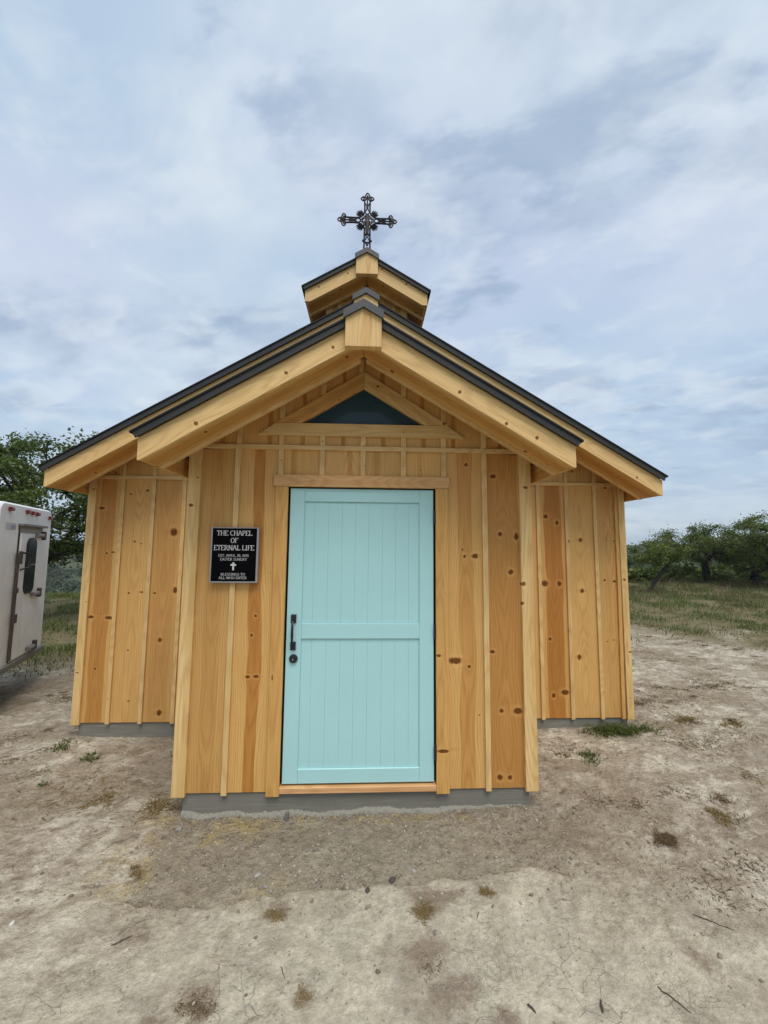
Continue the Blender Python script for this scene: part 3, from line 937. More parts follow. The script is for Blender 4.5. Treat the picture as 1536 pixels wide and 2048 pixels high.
# window
win = MB()
V, F = prism([(-0.452, 2.634), (0.452, 2.634), (0.0, 2.918)], 0.035, 0.055)
win.add(V, F)
window = win.obj('window', PINER, chapel)
set_wood(window)
window.data.materials.clear()
window.data.materials.append(DARK)
g = MB()
V, F = prism([(-0.447, 2.634), (0.447, 2.634), (0.0, 2.9165)], 0.012, 0.030)
g.add(V, F).obj('pane', GLASS, window)
f = MB()
for s in (-1, 1):
    V, F = prism([(s * 0.456, 2.634), (s * 0.440, 2.634), (0, 2.912), (0, 2.922)], 0.006, 0.0345)
    f.add(V, F)
f.obj('frame', simple('dark_window_frame', (0.06, 0.05, 0.04), 0.6), window)
for s in (-1, 1):
    P = [(s * 0.0008, 2.912), (s * 0.464, 2.632), (s * 0.652, 2.632), (s * 0.0008, 3.046)]
    piece('trim', clean(P), -0.022, 0.034, PINEL if s > 0 else PINE, window, ang=s * (math.pi / 2 + math.atan(WS)), kn=2, ch=0.002, tone=(1.0, 0.97, 0.93), heart=(0, .02, 0.3))
piece('trim', [(-0.790, 2.533), (0.778, 2.533), (0.640, 2.630), (-0.655, 2.630)], -0.024, 0.034, PINEL, window, ang=math.pi / 2, kn=1, ch=0.002)

# door
db = MB()
db.box(-0.549, 0.549, 0.050, 0.07, 0.035, 2.142)
door = db.obj('door', DARK, chapel)
door['label'] = 'pale aqua plank door with two recessed panels and black hardware'
DL, DR, DZ0, DZ1 = -0.5357, 0.5345, 0.050, 2.136
PX0, PX1 = -0.429, 0.429


def dpiece(name, x0, x1, z0, z1, y0, y1, c=0.003):
    MB().box(x0, x1, y0, y1, z0, z1, c).obj(name, DOORP, door)


dpiece('stile', DL, PX0, DZ0, DZ1, 0.0, 0.045)
dpiece('stile', PX1, DR, DZ0, DZ1, 0.0, 0.045)
dpiece('rail', PX0 + 0.0002, PX1 - 0.0002, 2.037, DZ1, 0.0005, 0.045)
dpiece('rail', PX0 + 0.0002, PX1 - 0.0002, 1.039, 1.148, 0.0005, 0.045)
dpiece('rail', PX0 + 0.0002, PX1 - 0.0002, DZ0, 0.147, 0.0005, 0.045)
fr9 = [0, .089, .209, .328, .443, .558, .679, .794, .908, 1]
for z0, z1 in ((1.149, 2.036), (0.148, 1.038)):
    for i in range(9):
        a, b = PX0 + fr9[i] * (PX1 - PX0), PX0 + fr9[i + 1] * (PX1 - PX0)
        dpiece('plank', a + 0.0002, b - 0.0002, z0, z1, 0.0125, 0.045, 0.0010)
h = MB()
h.box(-0.504, -0.466, -0.014, 0.0, 1.153, 1.213, 0.004)
h.box(-0.503, -0.465, -0.014, 0.0, 0.962, 1.020, 0.004)
h.tube([(-0.485, -0.008, 1.168), (-0.485, -0.040, 1.163), (-0.484, -0.052, 1.145), (-0.484, -0.056, 1.105), (-0.484, -0.056, 1.07), (-0.484, -0.052, 1.03), (-0.484, -0.040, 1.012), (-0.484, -0.008, 1.006)],
       [0.009, 0.009, 0.008, 0.0095, 0.0105, 0.008, 0.009, 0.009], 8)
h.obj('handle', BLACK, door)
h = MB()
h.lathe([(0.031, 0.0), (0.031, -0.008), (0.027, -0.016), (0.016, -0.018), (0.014, -0.022), (0.0, -0.022)], (-0.479, 0, 0.902), 'y', 20)
dbolt = h.obj('deadbolt', BLACK, door)
h = MB()
h.box(-0.4815, -0.4765, -0.0245, -0.0221, 0.892, 0.906)
h.obj('keyway', SILVER, door)
for z in (1.929, 1.091, 0.254):
    h = MB()
    h.tube([(0.5435, -0.014, z - 0.052), (0.5435, -0.014, z + 0.052)], 0.0105, 8)
    h.box(0.5352, 0.5485, -0.012, 0.010, z - 0.05, z + 0.05)
    h.obj('hinge', BLACK, door)
# casing
casing = piece('door_casing', rect(-0.657, 0.655, 2.146, 2.234), -0.030, 0.0, PINER, chapel, ang=math.pi / 2, kn=1, ch=0.003)
for s in (-1, 1):
    a, b = sorted((s * 0.549, s * 0.641))
    piece('jamb_board', rect(a, b, -0.020, 2.1455), -0.024, 0.0, PINE, casing if False else chapel, knots=ENTRY_K, kn=0, heart=(a + 0.03, 0.03, 0.2), tone=(1.0, 0.96, 0.9))
sill = piece('door_sill', rect(-0.548, 0.548, -0.003, 0.036), -0.022, 0.06, PINER, chapel, ang=math.pi / 2, kn=0, tone=(1.05, 1.02, 1.05))

# ---- main wall
YM = 1.111
ZB_M, XM, YMF = 2.1955, 2.804, 0.596


def zbm(x):
    return ZB_M + S * (XM - abs(x))


mb = MB()
V, F = prism([(-2.72, 0), (2.72, 0), (2.72, zbm(2.72) + 0.16), (0, zbm(0) + 0.16), (-2.72, zbm(2.72) + 0.16)], YM + 0.022, YM + 0.10)
mb.add(V, F)
mwall = mb.obj('main_wall', SHEATH, chapel)
MB().box(-2.66, 2.66, 6.46, 6.53, 0, 2.3).obj('rear_wall', SHEATH, chapel)
MBELT = (2.368, 2.404)
specs = [(-2.72, -2.43, (-2.575, 0.075, 0.78), (0.98, 0.96, 0.92)), (-2.43, -2.13, (-2.27, 0.05, 0.05), (0.99, 0.97, 0.95)),
         (-2.13, -1.82, (-1.98, 0.09, 0.30), (0.92, 0.88, 0.84)), (-1.82, -1.52, (-1.7, 0.09, 0.3), None), (-1.52, -1.25, (-1.35, 0.09, 0.3), None),
         (1.25, 1.53, (1.4, 0.09, 0.3), None), (1.53, 1.83, (1.69, 0.09, 0.3), None), (1.83, 2.13, (1.985, 0.085, 0.98), (0.98, 0.95, 0.88)),
         (2.13, 2.44, (2.28, 0.05, 0.05), (1.03, 1.02, 1.0)), (2.44, 2.72, (2.58, 0.05, 0.15), (0.93, 0.90, 0.86))]
for x0, x1, hh, tn in specs:
    wall_board(x0, x1, 0.0, 2.382 if abs(x0) < 2.6 and abs(x1) < 2.6 else 2.375, mwall, YM, MAIN_K, hh, tn)
    tp = lambda x: max(2.386, zbm(x) + 0.165)
    piece('board', clean([(x0 + 0.001, 2.382), (x1 - 0.001, 2.382), (x1 - 0.001, tp(x1)), (x0 + 0.001, tp(x0))]), 0.0, 0.02, PINE, mwall, yoff(YM), kn=2, ch=0.002)
for s in (-1, 1):
    a, b = sorted((s * 1.26, s * 2.69))
    piece('belt_trim', rect(a, b, *MBELT), -0.024, 0.0, PINEL, mwall, yoff(YM), ang=math.pi / 2, kn=2, ch=0.002)
    a, b = sorted((s * 2.761, s * (2.685 if s < 0 else 2.692)))
    piece('corner_board', [(a, -0.010), (b, -0.010), (b, zbm(b) + 0.13), (a, zbm(a) + 0.13)], -0.028, 0.0, PINEL, mwall, yoff(YM), knots=MAIN_K, kn=1, heart=(a + 0.03, 0.015, 0.3), tone=(1.03, 1.03, 1.0))
    piece('corner_board', rect(1.112 if s > 0 else -1.20, 1.20 if s > 0 else -1.112, -0.01, 2.30), -0.025, 0.0, PINEL, mwall, side_frame(s, 2.736), kn=1)
for x in (-2.431, -2.126, -1.821, -1.516, 1.527, 1.83, 2.135, 2.442):
    batten(x, -0.008, MBELT[0], mwall, YM, 0.036, knots=MAIN_K)
    batten(x, MBELT[1], zbm(x) + 0.15, mwall, YM, 0.036)
# a crooked batten pushed against the corner board
piece('batten', [(2.640, -0.008), (2.676, -0.008), (2.684, 0.75), (2.690, 1.4), (2.688, MBELT[0]), (2.655, MBELT[0]), (2.654, 1.4), (2.647, 0.75)], -0.02, 0.0, PINE, mwall, yoff(YM), kn=4, ch=0.002, tone=(0.98, 0.94, 0.88))
# long side walls
for s in (-1, 1):
    fr = side_frame(s, 2.735)
    mb = MB()
    a, b = sorted((s * 2.713, s * 2.63))
    mb.box(a, b, 1.22, 6.45, 0, 2.26)
    sw = mb.obj('side_wall', SHEATH, chapel)
    bd = None
    for i in range(18):
        a, b = 1.14 + i * 0.3, 1.14 + (i + 1) * 0.3
        if s < 0:
            a, b = -b, -a
        piece('board', rect(a + 0.001, b - 0.001, 0.0, 2.28), 0.0, 0.02, PINE, sw, fr, kn=3, ch=0.002)
        if i:
            batten(a if s > 0 else b, -0.01, 2.28, sw, frame=fr)


# ---- roofs
def roof(name, yf, yb, xe, zbv, fh, plank, strip, flat, metal, cap_h, block, zblk, capw, caplen_back, knotsF=(), fas_tone=(1.03, 1.01, 0.98), over=0.034):
    zb = lambda x: zbv + S * (xe - abs(x))
    th = 0.030
    mt = fh + metal                     # metal top above zb
    # metal sheets
    r = MB()
    for s in (-1, 1):
        xo = xe + over
        P = [(0, zb(0) + mt - 0.013), (s * xo, zb(xo) + mt - 0.013), (s * xo, zb(xo) + mt), (0, zb(0) + mt)]
        V, F = prism(P, yf - 0.034, yb)
        r.add(V, F)
        n = int((yb - yf) / 0.4)
        for i in range(1, n + 1):
            yy = yf + i * 0.4
            P = [(s * 0.12, zb(0.12) + mt), (s * xo, zb(xo) + mt), (s * xo, zb(xo) + mt + 0.02), (s * 0.12, zb(0.12) + mt + 0.02)]
            V, F = prism(P, yy - 0.012, yy + 0.012)
            r.add(V, F)
    ro = r.obj(name, ROOFM, chapel)
    fm_ = []
    for s in (-1, 1):
        # rake trim: folded metal hanging over the fascia top
        t = MB()
        xo = xe + over
        P = [(s * 0.0005, zb(0) + fh - 0.004), (s * (xe + 0.004), zb(xe + 0.004) + fh - 0.004), (s * (xo - 0.012), zb(xo - 0.012) + mt - 0.0138), (s * 0.0005, zb(0) + mt - 0.0138)]
        V, F = prism(P, yf - 0.026, yf - 0.0125)
        t.add(V, F)
        t.obj('rake_trim', TRIMM, ro)
        # fascia
        P = [(s * 0.0005, zb(0)), (s * (xe - flat), zb(xe - flat)), (s * (xe - flat * 0.9), zbv + S * flat * 0.6 if False else zb(xe - flat * 0.9)), (s * xe, zb(xe - flat * 0.9)), (s * xe, zb(xe) + fh), (s * 0.0005, zb(0) + fh)]
        P = [P[0], P[1], P[3], P[4], P[5]] if flat > 0 else [P[0], P[3], P[4], P[5]]
        if flat > 0:
            P[2] = (s * xe, P[1][1] - 0.001)
        piece('fascia', clean(P), 0.0, 0.026, PINEL, ro, yoff(yf), ang=s * (math.pi / 2 + AL), knots=knotsF, kn=0 if knotsF else 3, tone=fas_tone, heart=(0, 0.02, 0.0), ch=0.002)
        # side fascia
        fr = side_frame(s, xe - 0.002)
        a, b = (yf + 0.027, yb) if s > 0 else (-yb, -yf - 0.027)
        z0 = zb(xe - flat)
        piece('side_fascia', rect(a, b, z0 + 0.002, zb(xe) + fh + 0.004), 0.0, 0.024, PINE, ro, fr, ang=math.pi / 2, kn=3, ch=0.002)
        # soffit plank and closing strip, in the slope plane
        t_ = Vector((s * math.cos(AL), 0, -math.sin(AL)))
        exv = Vector((0, s, 0))
        O = Vector((0, 0, zb(0)))
        sl = (xe - 0.027) / math.cos(AL)
        fr = (O, exv, t_)
        p0, p1 = yf + 0.027, yf + plank
        A = (lambda q: q) if s > 0 else (lambda q: -q)
        a, b = sorted((A(p0), A(p1)))
        piece('soffit_board', rect(a, b, 0.002, sl), 0.0, 0.02, PINE, ro, fr, kn=4, heart=((a + b) / 2, 0.05, 0.5), tone=(0.98, 0.93, 0.84), ch=0.0015)
        a, b = sorted((A(p1 + 0.001), A(p1 + strip)))
        piece('soffit_strip', rect(a, b, 0.03, sl), -0.016, 0.03, PINEL, ro, fr, kn=0, ch=0.002)
        # roof deck seen in the recess behind
        nb = 4
        y0, y1 = p0, yb - 0.03
        O2 = Vector((0, 0, zb(0) + mt - 0.044))
        fr2 = (O2, exv, t_)
        w = sl / nb
        a, b = sorted((A(y0), A(y1)))
        for i in range(nb):
            piece('deck_board', rect(a, b, i * w + 0.002, (i + 1) * w - 0.001), 0.0, 0.018, PINE, ro, fr2, ang=math.pi / 2, kn=6, tone=(0.95, 0.86, 0.72), ch=0.0015)
    # boxed peak block
    bw = block
    zt = lambda x: zb(0) + mt - 0.004 - S * abs(x)
    piece('ridge_block', [(-bw, zblk), (bw, zblk), (bw, zt(bw)), (0, zt(0)), (-bw, zt(bw))], -0.046, 0.0, PINEL, ro, yoff(yf), kn=0, heart=(0.02, 0.025, 0.55), tone=(1.05, 1.04, 1.02), ch=0.003)
    # ridge cap: folded sheet
    c = MB()
    ap = zb(0) + mt + cap_h
    P1 = [(-capw, ap - S * capw), (0, ap), (capw, ap - S * capw), (capw, ap - S * capw - 0.052), (0, ap - 0.052), (-capw, ap - S * capw - 0.052)]
    for s in (-1, 1):
        V, F = prism([(0, ap), (s * capw, ap - S * capw), (s * capw, ap - S * capw - 0.054), (0, ap - 0.054)], -0.066 + yf, -0.0475 + yf)
        c.add(V, F)
        V, F = prism([(0, ap), (s * capw, ap - S * capw), (s * capw, ap - S * capw - 0.006), (0, ap - 0.006)], -0.0475 + yf, caplen_back)
        c.add(V, F)
        V, F = prism([(s * capw, ap - S * capw - 0.0062), (s * (capw - 0.004), ap - S * capw - 0.0062), (s * (capw - 0.004), ap - S * capw - 0.05), (s * capw, ap - S * capw - 0.05)], -0.0475 + yf, caplen_back)
        c.add(V, F)
    c.obj('ridge_cap', CAPM, ro)
    return ro


FEK = [(-1.014, 2.446, 0.014, 0.014), (-0.478, 2.782, 0.013, 0.013), (-0.191, 2.958, 0.012, 0.012), (0.613, 2.687, 0.013, 0.013), (0.911, 2.489, 0.013, 0.013), (1.105, 2.4, 0.013, 0.013)]
entry_roof = roof('entry_roof', YE, 1.09, XE, ZB_E, 0.149, 0.205, 0.038, 0.02, 0.053, 0.040, 0.1138, 2.9446, 0.1254, 1.1, FEK)
FMK = [(2.56, 2.375, 0.012, 0.012), (1.9, 2.79, 0.012, 0.012), (0.55, 3.6, 0.014, 0.014), (0.33, 3.72, 0.012, 0.012), (-1.9, 2.80, 0.010, 0.010)]
main_roof = roof('main_roof', YMF, 6.9, XM, ZB_M, 0.155, 0.235, 0.038, 0.02, 0.060, 0.048, 0.1138, zbm(0.1138) + 0.004, 0.1254, 6.9, FMK)
TYF, TXE, TZB = 0.968, 0.643, 4.2385
FTK = [(-0.50, 4.415, 0.011, 0.011), (-0.20, 4.58, 0.010, 0.013), (0.16, 4.64, 0.012, 0.012), (0.42, 4.48, 0.011, 0.011)]
tower_roof = roof('tower_roof', TYF, 2.5, TXE, TZB - 0.02, 0.155, 0.195, 0.036, 0.055, 0.050, 0.028, 0.1138, 4.548, 0.1254, 2.5, FTK)

# tower walls
TW, TY = 0.455, 1.262
tzb = lambda x: TZB + S * (TXE - abs(x))
mb = MB()
mb.box(-TW + 0.03, TW - 0.03, TY + 0.022, 2.2, 3.70, 4.42)
twall = mb.obj('tower_wall', SHEATH, chapel)
for x0, x1 in ((-TW, -0.305), (-0.305, 0.0), (0.0, 0.305), (0.305, TW)):
    piece('board', clean([(x0 + 0.001, 3.74), (x1 - 0.001, 3.74), (x1 - 0.001, tzb(x1) + 0.07), (x0 + 0.001, tzb(x0) + 0.07)]), 0.0, 0.02, PINE, twall, yoff(TY), kn=1, ch=0.002)
for s in (-1, 1):
    a, b = sorted((s * TW, s * (TW - 0.07)))
    piece('corner_board', rect(a, b, 3.72, tzb(TW) + 0.05), -0.026, 0.0, PINEL, twall, yoff(TY), kn=0)
    batten(s * 0.305, 3.74, tzb(0.305) + 0.05, twall, TY)
    fr = side_frame(s, TW - 0.002)
    for i in range(3):
        a, b = TY + 0.021 + i * 0.3, TY + 0.021 + (i + 1) * 0.3
        if s < 0:
            a, b = -b, -a
        piece('board', rect(a + 0.001, b - 0.001, 3.72, 4.36), 0.0, 0.02, PINE, twall, fr, kn=1, ch=0.002)
batten(0.0, 3.74, tzb(0) + 0.04, twall, TY)

# ------------------------------------------------------------------ plaque
plq = empty('wall_plaque', (-0.9145, -0.02, 1.44))
tag(plq, 'black plaque with silver edge and lettering on the chapel wall left of the door', 'plaque')
PW, PH = 0.339, 0.398
m0 = MB().box(-PW / 2 + 0.006, PW / 2 - 0.006, -0.022, 0.0, 0.006, PH - 0.006).obj('panel', PANEL, plq)
f = MB()
for x0, x1, z0, z1 in ((-PW / 2, -PW / 2 + 0.010, 0, PH), (PW / 2 - 0.014, PW / 2, 0, PH), (-PW / 2 + 0.0101, PW / 2 - 0.0141, 0, 0.010), (-PW / 2 + 0.0101, PW / 2 - 0.0141, PH - 0.008, PH)):
    f.box(x0, x1, -0.027, 0.0005, z0, z1, 0.003)
f.obj('frame', SILVER, plq)


def arc(cx, cy, rx, ry, a0, a1, n=9):
    return [(cx + rx * math.cos(math.radians(a0 + (a1 - a0) * i / n)), cy + ry * math.sin(math.radians(a0 + (a1 - a0) * i / n))) for i in range(n + 1)]


GL = {
    'A': (0.78, [[(0.04, 0), (0.36, 1)], [(0.40, 1), (0.72, 0)], [(0.16, 0.34), (0.6, 0.34)]], [(0.06, 0), (0.70, 0)]),
    'B': (0.66, [[(0.14, 0), (0.14, 1)], [(0.14, 1), (0.36, 1)] + arc(0.36, 0.77, 0.16, 0.23, 90, -90) + [(0.14, 0.54)], [(0.36, 0.54)] + arc(0.38, 0.27, 0.2, 0.27, 90, -90) + [(0.14, 0)]], [(0.14, 0), (0.14, 1)]),
    'C': (0.70, [arc(0.38, 0.5, 0.30, 0.5, 50, 310, 16)], []),
    'D': (0.76, [[(0.14, 0), (0.14, 1)], [(0.14, 1)] + arc(0.36, 0.5, 0.32, 0.5, 90, -90, 14) + [(0.14, 0)]], [(0.14, 0), (0.14, 1)]),
    'E': (0.64, [[(0.14, 0), (0.14, 1)], [(0.14, 1), (0.56, 1), (0.56, 0.84)], [(0.14, 0.52), (0.44, 0.52)], [(0.14, 0), (0.58, 0), (0.60, 0.17)]], [(0.14, 0), (0.14, 1)]),
    'F': (0.60, [[(0.14, 0), (0.14, 1)], [(0.14, 1), (0.56, 1), (0.56, 0.82)], [(0.14, 0.52), (0.44, 0.52)]], [(0.14, 0), (0.14, 1)]),
    'G': (0.78, [arc(0.38, 0.5, 0.30, 0.5, 50, 320, 16), [(0.66, 0.08), (0.66, 0.42)]], [(0.66, 0.42)]),
    'H': (0.82, [[(0.14, 0), (0.14, 1)], [(0.66, 0), (0.66, 1)], [(0.14, 0.52), (0.66, 0.52)]], [(0.14, 0), (0.14, 1), (0.66, 0), (0.66, 1)]),
    'I': (0.40, [[(0.19, 0), (0.19, 1)]], [(0.19, 0), (0.19, 1)]),
    'L': (0.62, [[(0.14, 0), (0.14, 1)], [(0.14, 0), (0.57, 0), (0.59, 0.2)]], [(0.14, 0), (0.14, 1)]),
    'N': (0.80, [[(0.13, 0), (0.13, 1)], [(0.13, 1), (0.66, 0)], [(0.66, 0), (0.66, 1)]], [(0.13, 0), (0.13, 1), (0.66, 1)]),
    'O': (0.78, [arc(0.38, 0.5, 0.30, 0.5, 0, 360, 22)], []),
    'P': (0.64, [[(0.14, 0), (0.14, 1)], [(0.14, 1), (0.34, 1)] + arc(0.34, 0.74, 0.2, 0.26, 90, -90) + [(0.14, 0.48)]], [(0.14, 0), (0.14, 1)]),
    'R': (0.74, [[(0.14, 0), (0.14, 1)], [(0.14, 1), (0.34, 1)] + arc(0.34, 0.75, 0.19, 0.25, 90, -90) + [(0.14, 0.5)], [(0.34, 0.5), (0.64, 0)]], [(0.14, 0), (0.14, 1), (0.65, 0)]),
    'S': (0.58, [arc(0.29, 0.75, 0.2, 0.25, 30, 270, 10) + arc(0.29, 0.26, 0.22, 0.25, 90, -150, 10)], []),
    'T': (0.68, [[(0.33, 0), (0.33, 1)], [(0.04, 0.82), (0.05, 1), (0.61, 1), (0.62, 0.82)]], [(0.33, 0)]),
    'U': (0.78, [[(0.14, 1), (0.14, 0.3)] + arc(0.38, 0.3, 0.24, 0.3, 180, 360) + [(0.62, 1)]], [(0.14, 1), (0.62, 1)]),
    'W': (1.05, [[(0.06, 1), (0.30, 0)], [(0.30, 0), (0.50, 1)], [(0.50, 1), (0.74, 0)], [(0.74, 0), (0.96, 1)]], [(0.06, 1), (0.5, 1), (0.96, 1)]),
    'Y': (0.74, [[(0.06, 1), (0.36, 0.48)], [(0.66, 1), (0.36, 0.48)], [(0.36, 0.48), (0.36, 0)]], [(0.06, 1), (0.66, 1), (0.36, 0)]),
    '0': (0.56, [arc(0.27, 0.5, 0.2, 0.5, 0, 360, 20)], []),
    '2': (0.56, [arc(0.27, 0.72, 0.2, 0.28, 160, -30, 9) + [(0.08, 0.02), (0.50, 0.02)]], []),
    '5': (0.56, [[(0.46, 1), (0.14, 1), (0.12, 0.58)] + arc(0.26, 0.31, 0.2, 0.3, 120, -150, 11)], []),
    ',': (0.28, [[(0.14, 0.1), (0.08, -0.12)]], []), '.': (0.28, [[(0.12, 0.0), (0.12, 0.12)]], []), ' ': (0.34, [], []),
}


def text_mesh(txt, cx, zc, cap, width, y, name):
    adv = sum(GL[c][0] for c in txt)
    sx = width / adv
    x = cx - width / 2
    mb = MB()
    TK, TN, SRW = (0.135, 0.06, 0.27) if cap > 0.025 else (0.13, 0.06, 0.18)
    yy = y
    for ch in txt:
        w, strokes, ser = GL[ch]
        k = 0

        def quad(p, q, wd):
            nonlocal yy
            a = Vector((x + p[0] * sx, zc - cap / 2 + p[1] * cap))
            b = Vector((x + q[0] * sx, zc - cap / 2 + q[1] * cap))
            d = b - a
            if d.length < 1e-7:
                return
            n = Vector((-d.y, d.x)).normalized() * wd * cap / 2
            e = d.normalized() * min(0.02 * cap, wd * cap * 0.2)
            yy -= 2e-6
            mb.add([(a.x - e.x - n.x, yy, a.y - e.y - n.y), (b.x + e.x - n.x, yy, b.y + e.y - n.y), (b.x + e.x + n.x, yy, b.y + e.y + n.y), (a.x - e.x + n.x, yy, a.y - e.y + n.y)], [(0, 1, 2, 3)])
        for st in strokes:
            for p, q in zip(st, st[1:]):
                dx, dz = abs(q[0] - p[0]) * sx, abs(q[1] - p[1]) * cap
                l = math.hypot(dx, dz) or 1
                quad(p, q, TN + (TK - TN) * (dz / l) ** 1.5)
        for sx_, sz_ in ser:
            zz = sz_ + (0.035 if sz_ < 0.5 else -0.035)
            hw = SRW / 2 * cap / sx
            quad((sx_ - hw, zz), (sx_ + hw, zz), 0.07)
        x += w * sx
    me = bpy.data.meshes.new(name)
    me.from_pydata([tuple(v) for v in mb.v], [], mb.f)
    return link(name, me, LETTER, plq)


for txt, fz, fh_, fwid in (('THE CHAPEL', 0.107, 0.086, 0.74), ('OF', 0.240, 0.086, 0.155), ('ETERNAL LIFE', 0.372, 0.086, 0.845),
                           ('EST. APRIL 20, 2025', 0.512, 0.043, 0.64), ('EASTER SUNDAY', 0.580, 0.043, 0.56), ('BLESSINGS TO', 0.848, 0.043, 0.51), ('ALL WHO ENTER', 0.910, 0.043, 0.585)):
    o = text_mesh(txt, -0.004, PH * (1 - fz), PH * fh_, PW * fwid, -0.0232, 'lettering')
cr = MB()
cr.box(-0.010, 0.002, -0.0245, -0.0221, PH * 0.225, PH * 0.365)
cr.box(-0.0235, -0.0101, -0.0245, -0.0221, PH * 0.305, PH * 0.335)
cr.box(0.0021, 0.0155, -0.0245, -0.0221, PH * 0.305, PH * 0.335)
cr.obj('cross_emblem', LETTER, plq)

# ------------------------------------------------------------------ iron cross on the tower ridge
CZ, CY = 5.307, 1.10
cross = empty('iron_cross', (-0.005, CY, 5.0))
tag(cross, 'ornate openwork iron cross with a small robed figure on the tower ridge', 'cross')
R1 = 0.0095


def circ(cx, cz, r, n=14, a0=0):
    return [(cx + r * math.cos(a0 + 2 * math.pi * i / n), 0, cz + r * math.sin(a0 + 2 * math.pi * i / n)) for i in range(n)]


def lobe(mb, cx, cz, r, ang):
    """pointed ring pointing outwards along ang, with a bud inside"""
    pts = []
    for i in range(16):
        t = 2 * math.pi * i / 16
        q = r * (1 + 0.45 * max(0, math.cos(t)) ** 6)
        pts.append((cx + q * math.cos(t + ang), 0, cz + q * math.sin(t + ang)))
    mb.tube(pts, R1 * 0.85, 5, True)
    mb.lathe([(0.001, -0.006), (0.012, -0.003), (0.012, 0.003), (0.001, 0.006)], (cx, 0, cz), 'y', 8)


def arm_mesh(L):
    mb = MB()
    h = 0.031
    for s in (-1, 1):
        mb.tube([(0.055, 0, s * 0.062), (0.09, 0, s * h), (0.15, 0, s * h * 0.92), (L - 0.10, 0, s * h), (L - 0.075, 0, s * (h + 0.012))], R1, 5)
        mb.tube([(0.065, 0, s * 0.006), (0.10, 0, s * 0.026), (0.125, 0, s * 0.010), (0.15, 0, s * 0.005), (0.18, 0, s * 0.010), (0.21, 0, s * 0.027)], R1 * 0.8, 5)
        lobe(mb, L - 0.068, s * 0.038, 0.023, s * math.pi / 2)
    mb.tube([(0.14, 0, 0), (L - 0.04, 0, 0)], [R1 * 0.7, R1 * 1.0], 5)
    lobe(mb, L - 0.036, 0, 0.024, 0)
    return mb


arms = arm_mesh(0.328)
am = arms.obj('arm', IRON, cross, mw=Matrix.Translation((0, 0, CZ - 5.0)))
for a, in ((math.pi,), (math.pi / 2,)):
    o = am.copy()
    COL.objects.link(o)
    o.parent = cross
    o.matrix_local = Matrix.Translation((0, 0, CZ - 5.0)) @ Matrix.Rotation(-a, 4, 'Y')
lo = MB()
h = 0.031
for s in (-1, 1):
    lo.tube([(s * 0.062, 0, -0.055), (s * h, 0, -0.09), (s * h, 0, -0.27), (s * h * 1.1, 0, -0.33)], R1, 5)
    lo.lathe([(0.001, -0.014), (0.014, -0.007), (0.014, 0.007), (0.001, 0.014)], (s * 0.040, 0, -0.243), 'z', 8)
    lo.tube([(s * 0.028, 0, -0.15), (s * 0.006, 0, -0.2), (s * 0.028, 0, -0.25), (s * 0.010, 0, -0.275), (s * 0.004, 0, -0.30)], R1 * 0.8, 5)
lo.tube([(-0.03, 0, -0.262), (0.03, 0, -0.262)], R1, 5)
lo.obj('lower_arm', IRON, cross, mw=Matrix.Translation((0, 0, CZ - 5.0)))
ce = MB()
for a in range(4):
    t = a * math.pi / 2
    ce.tube([(p[0], 0, p[2]) for p in circ(0.030 * math.cos(t), 0.030 * math.sin(t), 0.023)], R1 * 0.8, 5, True)
d = 0.078
ce.tube([(d, 0, 0), (0, 0, d), (-d, 0, 0), (0, 0, -d)], R1 * 0.85, 5, True)
ce.obj('centre_ring', IRON, cross, mw=Matrix.Translation((0, 0, CZ - 5.0)))
ry = MB()
for i in range(5):
    a = math.radians(45 + (i - 2) * 7.5)
    L = 0.162 - 0.007 * abs(i - 2)
    ry.tube([(0.075 * math.cos(a), 0, 0.075 * math.sin(a)), ((L - .02) * math.cos(a), 0, (L - .02) * math.sin(a)), (L * math.cos(a), 0, L * math.sin(a))], [0.011, 0.008, 0.001], 4)
ro_ = ry.obj('ray_burst', IRON, cross, mw=Matrix.Translation((0, 0, CZ - 5.0)))
for a in (1, 2, 3):
    o = ro_.copy()
    COL.objects.link(o)
    o.parent = cross
    o.matrix_local = Matrix.Translation((0, 0, CZ - 5.0)) @ Matrix.Rotation(-a * math.pi / 2, 4, 'Y')
fg = MB()
fg.lathe([(0.002, -0.205), (0.012, -0.200), (0.017, -0.17), (0.021, -0.12), (0.026, -0.07), (0.030, -0.045), (0.026, -0.028), (0.011, -0.018), (0.008, -0.010), (0.013, 0.002), (0.014, 0.014), (0.009, 0.026), (0.001, 0.030)], (0, -0.018, 0), 'z', 14, 1.0, 0.6)
for s in (-1, 1):
    fg.tube([(s * 0.024, -0.018, -0.035), (s * 0.040, -0.022, -0.065), (s * 0.034, -0.034, -0.095), (s * 0.020, -0.040, -0.10)], [0.009, 0.010, 0.008, 0.004], 6)
fg.obj('figure', BRONZE, cross, True, mw=Matrix.Translation((0, 0, CZ - 5.0 + 0.012)))

# ------------------------------------------------------------------ trailer
PL = Vector((-3.858, 1.372, 0))
U = Vector((-0.354, 0.935, 0)).normalized()
Nn = Vector((U.y, -U.x, 0))               # outward from the rear face
TWD = 1.41
trailer = empty('cargo_trailer')
tag(trailer, 'weathered white enclosed trailer parked beside the chapel under the oaks', 'trailer')
gx, gy = (PL + U * 0.7 - Nn * 1.6).x, (PL + U * 0.7 - Nn * 1.6).y
TG = gz(gx, gy)
trailer.matrix_world = Matrix(((U.x, -Nn.x, 0, PL.x), (U.y, -Nn.y, 0, PL.y), (0, 0, 1, 0), (0, 0, 0, 1)))
# local: x across rear face, y into the body, z up


